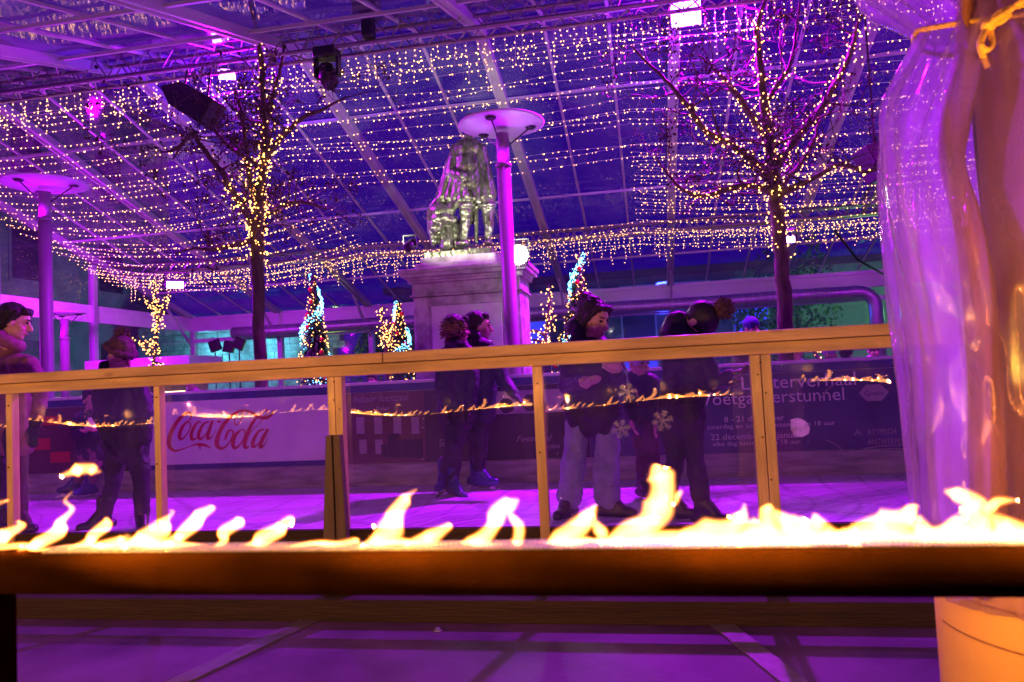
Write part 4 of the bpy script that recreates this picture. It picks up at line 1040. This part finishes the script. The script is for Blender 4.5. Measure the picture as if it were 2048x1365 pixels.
b.lathe((cx_,cy_,0), [(rb*.99,0),(rb,.03),(rb,.28),(rb*.99,.285)], 48); b.lathe((cx_,cy_,0), [(rb*.985,.285),(rb*.995,.29),(rb*.995,.60),(rb*.97,.61)], 48)
b.obj('kraft_wrapping', M['paper'], col, smooth=True)
b = MB()
for ph, z0 in ((0,.515),(.5,.58)):
    b.tube([(cx_+cos(t*.12+3.2)*(rb*1.003), cy_+sin(t*.12+3.2)*(rb*1.003), z0 - .012*t*.12) for t in range(30)], .0016, 4)
b.obj('wrapping_seam', M['brown'], col)
rope = MB(); zr = zof(60); rr = 143*K*1.08
rope.tube([(cx_+cos(t*pi/16)*rr, cy_+sin(t*pi/16)*rr, zr-.058*max(0,-sin(t*pi/16))) for t in range(33)], .0052, 7)
def rp_(*pts): rope.tube([tuple(atY(x,y,cy_-rr-.012-d)) for x,y,d in catmull(pts, 6)], .0052, 7)
rp_((1975,52,0),(2000,25,.01),(2050,8,.01)); rp_((1975,52,0),(1990,40,.015),(2020,20,.02),(2060,-10,.02)); rp_((1975,50,0),(2000,45,.01),(2020,28,.015))
rp_((1975,52,0),(1960,85,.01),(1965,110,.018),(1975,135,.012)); rp_((1978,52,0),(1985,85,.01),(1975,100,.02),(1962,92,.02),(1968,70,.01),(1978,52,0))
rope.ell(atY(1977,52,cy_-rr-.015), .012)
rope.obj('yellow_rope', M['rope'], None, smooth=True, label='yellow rope tied in a bow round the plastic wrapped column', cat='rope')

# ------------------------------------------------------------------ market stall and buildings outside
stl = empty('market_stall', (-10.1,12.6,0), 0, 'white arched market stall with warm lit counter at far left', 'stall')
sx0, sx1, sy = -10.75, -8.6, 12.9
MB().box((sx0,sy-.05,.0),(sx1,sy+.9,.95)).obj('counter', M['white'], stl, bevel=.01)
MB().box((sx0-.05,sy-.1,1.62),(sx1+.05,sy+1.0,1.80)).obj('lintel', M['white'], stl, bevel=.01)
for x in (sx0, sx0+.7, sx0+1.42, sx1):
    MB().box((x-.06,sy-.06,.95),(x+.06,sy+.06,1.62)).obj('stall_post', M['white'], stl, bevel=.01)
    b = MB()
    for sg in (-1,1):
        for k in range(6):
            a0, a1 = k*pi/12, (k+1)*pi/12; b.beam((x+sg*(.06+.2*(1-cos(a0))), sy, 1.40+.2*sin(a0)), (x+sg*(.06+.2*(1-cos(a1))), sy, 1.40+.2*sin(a1)), .05, .05, up=(0,1,0))
    b.obj('arch', M['white'], stl)
MB().box((sx0+.1,sy+.7,1.0),(sx1-.1,sy+.72,1.62)).obj('back_board', M['darkwood'], stl)
MB().box((sx0+.1,sy+.3,1.10),(sx1-.1,sy+.33,1.135)).obj('light_strip', M['lampwarm'], stl)
b = MB(); p = atY(1067,745,9.2); b = MB().box((p.x-.16,9.2,p.z-.07),(p.x+.22,9.26,p.z+.07))
sg_ = empty('lit_sign', (p.x,9.2,0), 0, 'small dark sign with glowing pale blue letters by the third post', 'sign')
b.obj('sign_box', M['black'], sg_); MB().box((p.x,9.21,.02),(p.x+.03,9.25,p.z-.07)).obj('sign_post', M['black'], sg_)
text('DIER', (1054,751,1084,12), sg_, M['sign'], y=9.196, plane=9.2)
# stone wall with cyan light
sw_ = empty('stone_wall', (-13,20,0), 0, 'rough stone wall outside the tent lit pale blue at left', 'wall')
b = MB(); rnd = random.Random(5); z = 0
while z < 3.1:
    x = -15.0; h = rnd.uniform(.16,.30)
    while x < -8.9:
        L = rnd.uniform(.25,.65); d = rnd.uniform(0,.05); b.box((x,20-d,z),(x+L-.015,20.3,z+h-.015)); x += L
    z += h
b.obj('stone_courses', M['brick'], sw_, bevel=.0); MB().box((-15,20.03,0),(-8.9,20.28,3.2)).obj('mortar', M['plaster'], sw_)
# facade with windows behind the middle
fa = empty('town_building', (0,24,0), 0, 'dark town building with blue lit windows behind the tent', 'building')
MB().box((-8.4,24,0),(4.6,30,4.1)).obj('wall', M['plaster'], fa)
M['bwin'] = em('blue_window', (.05,.07,1), .9)
for k in range(7):
    x = -7.6+k*1.7
    for zz in (.3, 2.2):
        fr_ = MB(); fr_.box((x-.06,23.95,zz-.06),(x+1.06,24.05,zz+1.66)); f_ = fr_.obj('window', M['cap'], fa); MB().box((x,23.94,zz),(x+1,23.945,zz+1.6)).obj('pane', M['bwin'] if (k*3+int(zz))%4==0 else M['black'], f_)
MB().box((-8.6,23.6,4.1),(4.8,30.3,4.3)).obj('roof', M['darkwood'], fa)
lb = empty('dark_building', (-17,13,0), 0, 'tall dark building outside the gable end at far left', 'building')
MB().box((-22,2,0),(-16,23,10)).obj('wall', M['plaster'], lb); MB().box((-22.2,1.8,10),(-15.7,23.2,10.3)).obj('roof', M['darkwood'], lb)
for k in range(6):
    for zz in (1.2, 4.2, 7.0):
        f_ = MB().box((-16.04,4+k*3.1,zz),(-15.98,5.2+k*3.1,zz+1.6)).obj('window', M['plaster'], lb); MB().box((-15.978,4.1+k*3.1,zz+.1),(-15.972,5.1+k*3.1,zz+1.5)).obj('pane', M['black'], f_)
gb = empty('gate_building', (7.5,25,0), 0, 'pale wall with doorway behind greenery at right', 'building')
MB().box((4.7,25,0),(16,31,4.2)).obj('wall', M['panel'], gb); MB().box((8.0,24.95,0),(9.2,25.02,2.4)).obj('door', M['darkwood'], gb); MB().box((4.6,24.7,4.2),(16.2,31.2,4.4)).obj('roof', M['darkwood'], gb)
def bush(x, y, w_, h, seed, label, trunk=True):
    rnd = random.Random(seed); e = empty('outside_tree', (x,y,0), 0, label, 'tree', 'trees and bushes outside the tent'); b = MB()
    for k in range(2200):
        a = rnd.uniform(0,2*pi); u = rnd.random()**.5; zz = rnd.random(); c = Vector((x+cos(a)*u*w_*(.55+.45*sin(pi*zz)), y+sin(a)*u*w_*.5, h*(.18+.82*zz)))
        if sin(c.x*3.1+c.z*2.7)+sin(c.z*4.3+c.x) < -.7: continue
        s = rnd.uniform(.05,.11); n = Vector((rnd.gauss(0,1),rnd.gauss(0,1),rnd.gauss(0,1))).normalized(); o2 = n.orthogonal().normalized(); p3 = n.cross(o2)
        b.add([c-o2*s, c+p3*s*.5, c+o2*s, c-p3*s*.5], [(0,1,2,3)])
    b.obj('crown', M['foliage'], e); MB().tube([(x,y,-.01),(x+.1,y,h*.7)], [.12,.04], 8).obj('trunk', M['bark'], e)
for k, (x, y, w_, h, lab) in enumerate(((2.2,20.5,1.0,3.3,'leafy bush outside behind the beanie skater'), (3.9,21.2,1.2,4.6,'green lit tree outside left of the duct elbow'), (8.9,20.6,1.1,4.2,'green lit tree outside right of the duct elbow'), (10.6,21.5,1.4,5,'dark tree outside at the far right'), (-7.6,20.2,.8,2.6,'leafy bush outside beside the lit stone wall'))): bush(x, y, w_, h, k+20, lab)

# ------------------------------------------------------------------ people
def hand(b, wpos, d, side, s=1.0, grow=0, curl=.5):
    d = Vector(d).normalized(); sd = Vector(side); sd = (sd - d*sd.dot(d)).normalized(); nm = d.cross(sd)
    c = Vector(wpos) + d*.045*s; R_ = Matrix((sd, d, nm)).transposed()
    b.ell(c, ((.040*s+grow), (.048*s+grow), (.016*s+grow)), R_)
    for k, (o, L) in enumerate(((-.030,.062),(-.010,.072),(.010,.068),(.028,.052))):
        p = c + sd*o*s + d*.036*s; q = p + d*L*.5*s + nm*L*.16*curl*s; r_ = q + d*L*.40*s*(1-.3*curl) + nm*L*.42*curl*s
        b.chain([p,q,r_], [.0095*s+grow,.0088*s+grow,.0075*s+grow])
    p = c - sd*.034*s - d*.015*s; q = p - sd*.022*s + d*.026*s + nm*.008; b.chain([p,q,q+d*.026*s], [.011*s+grow,.010*s+grow,.008*s+grow])
def person(J, label, k=1.0, coat='coat', trous='trous', boot='boot', gloves=None, hair='hair', hat=None, hairf=None, hem=None, skates=True, wide=1.0, legw=1.0, flare=0, extra=None, group='skaters on the ice', coatw=1.0):
    """J: joints (world). k scales head and thicknesses"""
    V_ = {n: Vector(p) for n, p in J.items() if n not in ('yaw','pitch','toeL','toeR')}
    base = (V_['anL']+V_['anR'])/2; e = empty('person', (base.x, base.y, min(V_['anL'].z,V_['anR'].z)-.10), 0, label, 'person', group)
    # head frame: y forward, x right, z up
    yaw = radians(J['yaw']); pit = radians(J.get('pitch',0))
    f = Vector((sin(yaw)*cos(pit), cos(yaw)*cos(pit), sin(pit))); r_ = f.cross(Vector((0,0,1))).normalized(); u = r_.cross(f)
    HR = Matrix((r_, f, u)).transposed(); hc = V_['head']
    def h(x,y,z): return hc + HR @ (Vector((x,y,z))*k)
    b = MB()
    b.ell(h(0,-.012,.032), (.074*k,.092*k,.082*k), HR); b.ell(h(0,.022,-.045), (.056*k,.062*k,.066*k), HR); b.ell(h(0,.056,-.088), (.026*k,.024*k,.020*k), HR)
    b.cap(h(0,.082,.012), h(0,.104,-.026), .009*k, .015*k); b.ell(h(0,.080,-.058), (.024*k,.013*k,.011*k), HR)
    b.ell(h(0,.066,.030), (.05*k,.018*k,.012*k), HR)
    for s in (-1,1):
        b.ell(h(.075*s,-.005,-.012), (.012*k,.022*k,.032*k), HR); b.ell(h(.036*s,.052,-.030), (.026*k,.026*k,.024*k), HR)
    b.cap(h(0,-.015,-.06), V_['neck'], .05*k, .055*k)
    ch = (V_['shL']+V_['shR'])/2; pv = (V_['hipL']+V_['hipR'])/2; mid = ch.lerp(pv,.55)
    b.cap(V_['neck'], ch, .05*k, .06*k); b.cap(V_['shL'], V_['shR'], .042*k, .042*k); b.chain([ch, mid, pv], [.078*k,.072*k,.08*k])
    for s in 'LR':
        b.chain([V_['sh'+s], V_['el'+s], V_['ha'+s]], [.036*k,.030*k,.024*k])
        hd = V_['ha'+s]-V_['el'+s]; hand(b, V_['ha'+s], hd, Vector((0,1,0)) if abs(hd.normalized().y) < .8 else Vector((1,0,0)), k)
        b.chain([V_['hip'+s], V_['kn'+s], V_['an'+s]], [.058*k,.042*k,.032*k])
    b.obj('body', M['skin'], e, remesh=.0075*max(.8,k), relax=1)
    for s in (-1,1):
        MB().ell(h(.031*s,.079,.010), (.014*k,.009*k,.008*k), HR, 10, 6).obj('eye', M['eye'], e, smooth=True)
        MB().cap(h(.016*s,.086,.031), h(.046*s,.076,.034), .0045*k, .004*k, 6).obj('eyebrow', M['hair'], e, smooth=True)
    MB().ell(h(0,.086,-.058), (.022*k,.009*k,.007*k), HR, 10, 6).obj('mouth', M['lip'], e, smooth=True)
    # clothes
    b = MB(); w_ = coatw*wide*.80
    hz = hem if hem is not None else pv.lerp((V_['knL']+V_['knR'])/2,.25)
    hz = Vector(hz)
    b.cap(V_['neck']+Vector((0,0,-.01)), ch, .072*k*w_, .10*k*w_); b.cap(V_['shL'], V_['shR'], .078*k*w_, .078*k*w_)
    sd = (V_['shR']-V_['shL']); hw = sd*.5*.62
    for t in (-1,-.33,.33,1):
        b.chain([ch+hw*t*1.0, mid+hw*t*.95, pv+hw*t*1.0, hz+hw*t*1.02], [.105*k*w_,.105*k*w_,.112*k*w_,.09*k*w_])
    for s in 'LR':
        wr = V_['ha'+s] + (V_['el'+s]-V_['ha'+s])*.08
        b.chain([V_['sh'+s], V_['el'+s], wr], [.078*k*w_,.062*k*w_,.048*k*w_])
        elb = V_['el'+s]; b.ell(elb, .066*k*w_)
    b.cap(h(-.045,-.045,-.105), h(.045,-.045,-.105), .055*k*w_, .055*k*w_); b.cap(h(-.045,.03,-.13), h(.045,.03,-.13), .042*k*w_)
    rough_up(b.obj('coat', M[coat], e, remesh=.010, relax=2), .03*k, .09)
    b = MB(); b.cap(V_['hipL'], V_['hipR'], .078*k, .078*k); b.cap(pv+Vector((0,0,.1*k)), pv, .075*k, .08*k)
    for s in 'LR':
        kn, an, hp = V_['kn'+s], V_['an'+s], V_['hip'+s]; lo = an + (kn-an)*(.05 if flare else .12)
        b.chain([hp, hp.lerp(kn,.5), kn, kn.lerp(lo,.55), lo], [.078*k*legw,.070*k*legw,(.058+flare*.6)*k*legw,(.052+flare*.9)*k*legw,(.048+flare)*k*legw])
    rough_up(b.obj('trousers', M[trous], e, remesh=.0105, relax=2), .03*k, .10)
    for s in 'LR':
        an = V_['an'+s]; td = Vector(J['toe'+s]).normalized(); so = an + Vector((0,0,-.068*k)); b = MB()
        b.chain([an+Vector((0,0,.10*k)), an], [.05*k,.047*k]); b.cap(an, so-td*.02*k, .047*k, .038*k); b.chain([so-td*.045*k, so+td*.06*k, so+td*.145*k], [.038*k,.040*k,.033*k]); b.cap(an+td*.03*k, so+td*.10*k, .040*k, .032*k)
        bo = b.obj('skate_boot' if skates else 'boot', M[boot], e, remesh=.009, relax=1)
        if skates:
            bl = MB(); up = Vector((0,0,1)); bl.beam(so-td*.10*k+Vector((0,0,-.062*k)), so+td*.19*k+Vector((0,0,-.062*k)), .004, .022*k); bl.beam(so-td*.05*k+Vector((0,0,-.043*k)), so-td*.01*k+Vector((0,0,-.043*k)), .012,.03*k); bl.beam(so+td*.10*k+Vector((0,0,-.043*k)), so+td*.14*k+Vector((0,0,-.043*k)), .012,.03*k)
            bl.obj('blade', M['steel'], bo)
    if gloves:
        for s in 'LR':
            b = MB(); hd = V_['ha'+s]-V_['el'+s]; hand(b, V_['ha'+s], hd, Vector((0,1,0)) if abs(hd.normalized().y) < .8 else Vector((1,0,0)), k, .005); b.cap(V_['ha'+s], V_['ha'+s]-hd*.1, .036*k, .04*k)
            b.obj('glove', M[gloves], e, remesh=.007, relax=1)
    if hair:
        b = MB()
        if hairf: hairf(b, h, HR, k)
        else:
            b.ell(h(0,-.028,.052), (.082*k,.094*k,.080*k), HR); b.ell(h(0,-.055,-.005), (.074*k,.055*k,.07*k), HR); b.cap(h(-.05,.055,.085), h(.05,.055,.085), .026*k)
            for s in (-1,1): b.cap(h(.07*s,.02,.06), h(.072*s,-.02,-.01), .022*k, .02*k)
        # keep the hair off the face
        rough_up(b.obj('hair', M[hair], e, remesh=.007, relax=1), .016*k, .028)
    if extra: extra(e, h, HR, k, V_)
    return e
def fig(Y0, **P):
    """joints given in photo pixels plus a depth offset -> world"""
    J = {}
    for n, v in P.items():
        if n in ('yaw','pitch','toeL','toeR'): J[n] = v
        else: J[n] = atY(v[0], v[1], Y0 + (v[2] if len(v) > 2 else 0))
    return J
def noise_ball(b, c, r_, n, s, rnd):
    b.ell(c, r_*.8)
    for k in range(n):
        d = Vector((rnd.gauss(0,1),rnd.gauss(0,1),rnd.gauss(0,1))).normalized(); b.cap(c+d*r_*.5, c+d*r_*rnd.uniform(.9,1.15), s, s*.4, 6)
def beanie(mat, pom=None, brim=None, low=-.0, pomoff=(0,-.04,.15), pomr=.05):
    def fn(e, h, HR, k, V_):
        b = MB(); b.ell(h(0,-.015,.05+low), (.090*k,.106*k,.092*k), HR); o = b.obj('knit_hat', M[mat], e, remesh=.008, relax=1)
        if brim:
            b = MB()
            for t in range(16):
                a = 2*pi*t/16; a2 = 2*pi*(t+1)/16; b.cap(h(.088*cos(a),-.012+.102*sin(a),.035+low), h(.088*cos(a2),-.012+.102*sin(a2),.035+low), .026*k, .026*k, 8)
            b.obj('hat_brim', M[brim], o, remesh=.008)
        if pom:
            b = MB(); noise_ball(b, h(*pomoff), pomr*k, 300, .0055, random.Random(4)); b.obj('pompom', M[pom], o, smooth=True)
    return fn
def hood(e, h, HR, k, V_):
    b = MB()
    for t in range(14):
        a, a2 = 2*pi*t/14, 2*pi*(t+1)/14; b.cap(h(.095*cos(a),-.02+.095*sin(a),-.125+.05*(sin(a)<0)-.02*sin(a)), h(.095*cos(a2),-.02+.095*sin(a2),-.125+.05*(sin(a2)<0)-.02*sin(a2)), .045*k, .045*k, 8)
    rough_up(b.obj('hood', M['coat'], e, remesh=.01, relax=2), .02, .06)
def zipper(e, h, HR, k, V_):
    hood(e, h, HR, k, V_); c = atY(958,742,6.06)
    MB().tube([c, atY(956,768,6.06)], .004, 5).obj('zip_pull', M['letter'], e)
# 1 man at the left edge
def scarf(e, h, HR, k, V_):
    b = MB()
    for t in range(14):
        a, a2 = 2*pi*t/14, 2*pi*(t+1)/14; b.cap(h(.085*cos(a),-.02+.085*sin(a),-.13-.02*sin(a)), h(.085*cos(a2),-.02+.085*sin(a2),-.13-.02*sin(a2)), .045*k, .045*k, 8)
    b.obj('scarf', M['mauve'], e, remesh=.01, relax=2)
person(fig(4.77, head=(30,645), neck=(18,700), shL=(-28,735,.12), shR=(58,730,-.12), elL=(-40,800,.1), elR=(82,790,-.1), haL=(-20,850,0), haR=(70,850,-.15),
           hipL=(-2,870,.06), hipR=(34,870,-.06), knL=(0,955,.05), knR=(36,955,-.05), anL=(4,1025,.06), anR=(40,1035,-.05), yaw=60, pitch=-16, toeL=(1,-.2,0), toeR=(1,-.3,0)),
       'tall man with dark hair and mauve scarf cut off at left edge', 1.10, coat='mauve', gloves='coat', extra=scarf)
# 2 child with bobble hat
person(fig(4.81, head=(240,712), neck=(236,748), shL=(205,768,.05), shR=(278,768,-.05), elL=(200,830,0), elR=(292,825,-.08), haL=(215,880,-.05), haR=(290,885,-.1),
           hipL=(232,890,.05), hipR=(270,890,-.05), knL=(226,965,0), knR=(284,970,-.04), anL=(208,1030,.02), anR=(284,1038,-.05), yaw=100, pitch=-28, toeL=(-.6,-.7,0), toeR=(.6,-.7,0)),
       'child in dark clothes with furry bobble hat beside first post', 1.02, gloves='coat', hair=None, extra=beanie('fur','fur','fur',.005,(-.02,-.07,.135),.058), wide=1.05)
# 3 child with cup near the far boards
def cup(e, h, HR, k, V_): pass
ck = fig(6.35, head=(184,800), neck=(180,826), shL=(158,838,.04), shR=(205,838,-.04), elL=(152,868,-.05), elR=(208,870,-.05), haL=(170,862,-.2), haR=(190,862,-.2),
           hipL=(172,900,.04), hipR=(194,900,-.04), knL=(170,935,0), knR=(192,938,-.02), anL=(152,965,.02), anR=(180,968,-.03), yaw=115, pitch=-8, toeL=(-.8,-.6,0), toeR=(-.4,-.9,0))
person(ck, 'small child holding a white cup by the far boards at left', .92, coat='navy', trous='mauve', boot='bluskate')
p = atY(184, 846, 6.12); c = empty('paper_cup', p, 0, 'white paper cup held by the small child at left', 'cup')
MB().lathe(p+Vector((0,0,-.045)), [(.026,0),(.034,.09),(.036,.092),(.033,.088)], 20).obj('cup_wall', M['cup'], c, smooth=True)
# 4 couple
def fhood(e, h, HR, k, V_):
    b = MB(); c = h(0,-.03,-.0); noise_ball(b, c, .112*k, 420, .007, random.Random(9)); b.obj('fur_hood', M['hairb'], e, smooth=True)
person(fig(6.27, head=(958,654), neck=(950,690), shL=(926,712,.1), shR=(982,712,-.08), elL=(918,765,.05), elR=(1008,762,-.12), haL=(930,800,0), haR=(1030,790,-.2),
           hipL=(936,812,.05), hipR=(968,812,-.05), knL=(948,880,.03), knR=(962,882,-.04), anL=(952,944,.02), anR=(958,946,-.02), yaw=78, pitch=-4, toeL=(1,-.15,0), toeR=(1,-.35,0)),
       'short haired man in dark jacket gliding with arm stretched out to the right', 1.08, coat='navy', boot='bluskate', gloves='coat', coatw=1.1, extra=zipper)
person(fig(6.0, head=(914,660), neck=(912,695), shL=(888,712,.06), shR=(942,712,-.02), elL=(882,770,0), elR=(945,772,-.08), haL=(890,815,-.05), haR=(940,818,-.1),
           hipL=(900,825,.05), hipR=(930,825,-.03), knL=(905,890,-.05), knR=(915,890,0), anL=(888,950,0), anR=(906,965,-.03), yaw=50, pitch=0, toeL=(-.1,-1,-.1), toeR=(.75,-.6,-.25)),
       'person in black coat with brown fur hood seen from behind next to the man', 1.02, boot='bluskate', gloves='coat', extra=fhood, coatw=1.1)
# 5 girl with jeans
def girlhair(b, h, HR, k):
    b.ell(h(0,-.030,.050), (.084*k,.098*k,.088*k), HR); b.ell(h(0,-.07,-.02), (.078*k,.06*k,.10*k), HR); b.ell(h(.0,-.09,.10), (.05*k,.05*k,.05*k), HR)
    for s in (-1,1): b.chain([h(.055*s,.050,.085), h(.082*s,.015,.02), h(.082*s,-.02,-.06)], [.020*k,.022*k,.02*k])
    b.cap(h(-.045,.062,.085), h(.045,.062,.085), .018*k)
person(fig(5.0, head=(1188,640), neck=(1178,685), shL=(1142,712,.05), shR=(1222,710,-.05), elL=(1138,770,-.02), elR=(1240,768,-.1), haL=(1172,765,-.28), haR=(1232,742,-.30),
           hipL=(1158,832,.03), hipR=(1212,832,-.03), knL=(1150,905,0), knR=(1214,905,-.03), anL=(1138,1000,0), anR=(1214,1000,-.04), yaw=125, pitch=-20, toeL=(-.35,-.9,0), toeR=(.95,-.3,0)),
       'young woman in dark hooded jacket and pale wide jeans looking down', 1.13, trous='jeans', gloves='beige', hairf=girlhair, extra=hood, wide=1.12, flare=.026, legw=1.0)
def bowed(*pom):
    bf = beanie('coat','fur',None,-.012,*pom)
    def fn(e, h, HR, k, V_):
        bf(e, h, HR, k, V_); sh = (V_['shL']+V_['shR'])/2
        b = MB(); b.chain([h(0,-.03,-.115), h(0,-.05,-.15).lerp(sh,.4), sh+Vector((0,0,.02))], [.088*k,.105*k,.125*k]); b.cap(h(0,.05,-.10), h(0,.0,-.14), .062*k, .08*k)
        rough_up(b.obj('hood', M['coat'], e, remesh=.01, relax=2), .02, .06)
    return fn
# 6 skater with pompom hat leaning forward
person(fig(4.77, head=(1396,646), neck=(1376,664), shL=(1345,700,.08), shR=(1402,705,-.08), elL=(1375,770,0), elR=(1428,765,-.12), haL=(1432,770,-.1), haR=(1462,752,-.2),
           hipL=(1340,838,.06), hipR=(1382,838,-.05), knL=(1352,910,.02), knR=(1390,910,-.06), anL=(1338,1000,.05), anR=(1404,1010,-.04), yaw=105, pitch=-72, toeL=(.9,-.4,0), toeR=(.85,-.5,0)),
       'skater in black with dark knit hat and red pompom leaning forward', 1.08, hair=None, gloves='coat', extra=bowed((0,-.02,.16),.062))
# 7 child between the two
person(fig(5.6, head=(1278,728), neck=(1280,752), shL=(1258,766,.04), shR=(1306,766,-.04), elL=(1252,808,-.02), elR=(1316,808,-.05), haL=(1262,840,-.08), haR=(1312,842,-.1),
           hipL=(1276,850,.04), hipR=(1302,850,-.04), knL=(1284,905,0), knR=(1306,905,-.03), anL=(1284,968,0), anR=(1304,972,-.02), yaw=140, pitch=-8, toeL=(.6,-.8,0), toeR=(.7,-.7,0)),
       'small child in dark coat and wine trousers between two skaters', .9, coat='navy', trous='wine', hair=None, extra=beanie('violet','violet'))
# bystanders beyond the boards
def stand(x, y, hgt, yaw, label, coat='coat', hat=None, hair='hair', z0=.02):
    s = hgt/1.72; a = radians(yaw); f = Vector((sin(a), cos(a), 0)); r_ = Vector((cos(a), -sin(a), 0)); B = Vector((x,y,z0))
    def q(rr, ff, z): return B + r_*rr*s + f*ff*s + Vector((0,0,z*s))
    J = dict(head=q(0,.02,1.60), neck=q(0,0,1.47), shL=q(-.17,0,1.40), shR=q(.17,0,1.40), elL=q(-.22,-.02,1.12), elR=q(.22,-.02,1.12), haL=q(-.16,.14,.98), haR=q(.16,.14,.98),
             hipL=q(-.09,0,.90), hipR=q(.09,0,.90), knL=q(-.10,.02,.50), knR=q(.10,.02,.50), anL=q(-.10,0,.11), anR=q(.10,0,.11), yaw=yaw, pitch=-4, toeL=tuple(f), toeR=tuple(f))
    person(J, label, s, coat=coat, skates=False, hair=None if hat else hair, extra=beanie(hat) if hat else None, group='onlookers behind the far boards')
for px_, py_, Y0, yaw, lab, coat, hat in (
    (1500,637,7.9,150,'onlooker in blue knit hat behind the boards left of the double post','navy','bluehat'),
    (1592,690,7.6,200,'onlooker in lilac coat behind the boards just right of the double post','violet',None),
    (1655,692,7.8,120,'onlooker with lilac hat behind the boards right of the lilac coat','coat','violet'),
    (1690,688,7.3,30,'dark haired onlooker behind the boards seen from behind','coat',None),
    (1745,686,8.1,170,'onlooker with mauve fur hat behind the boards near the curtain','violet','fur'),
    (1798,694,7.5,60,'hunched onlooker in mauve coat nearest the plastic curtain','mauve',None),
    (384,752,8.4,190,'onlooker in mauve hoodie behind the white script banner','mauve','fur'),
    (745,748,8.2,185,'onlooker in mauve coat behind the boards left of the small fir','mauve',None)):
    t = atY(px_, py_, Y0); stand(t.x, Y0, t.z-.02+.0, yaw, lab, coat, hat)
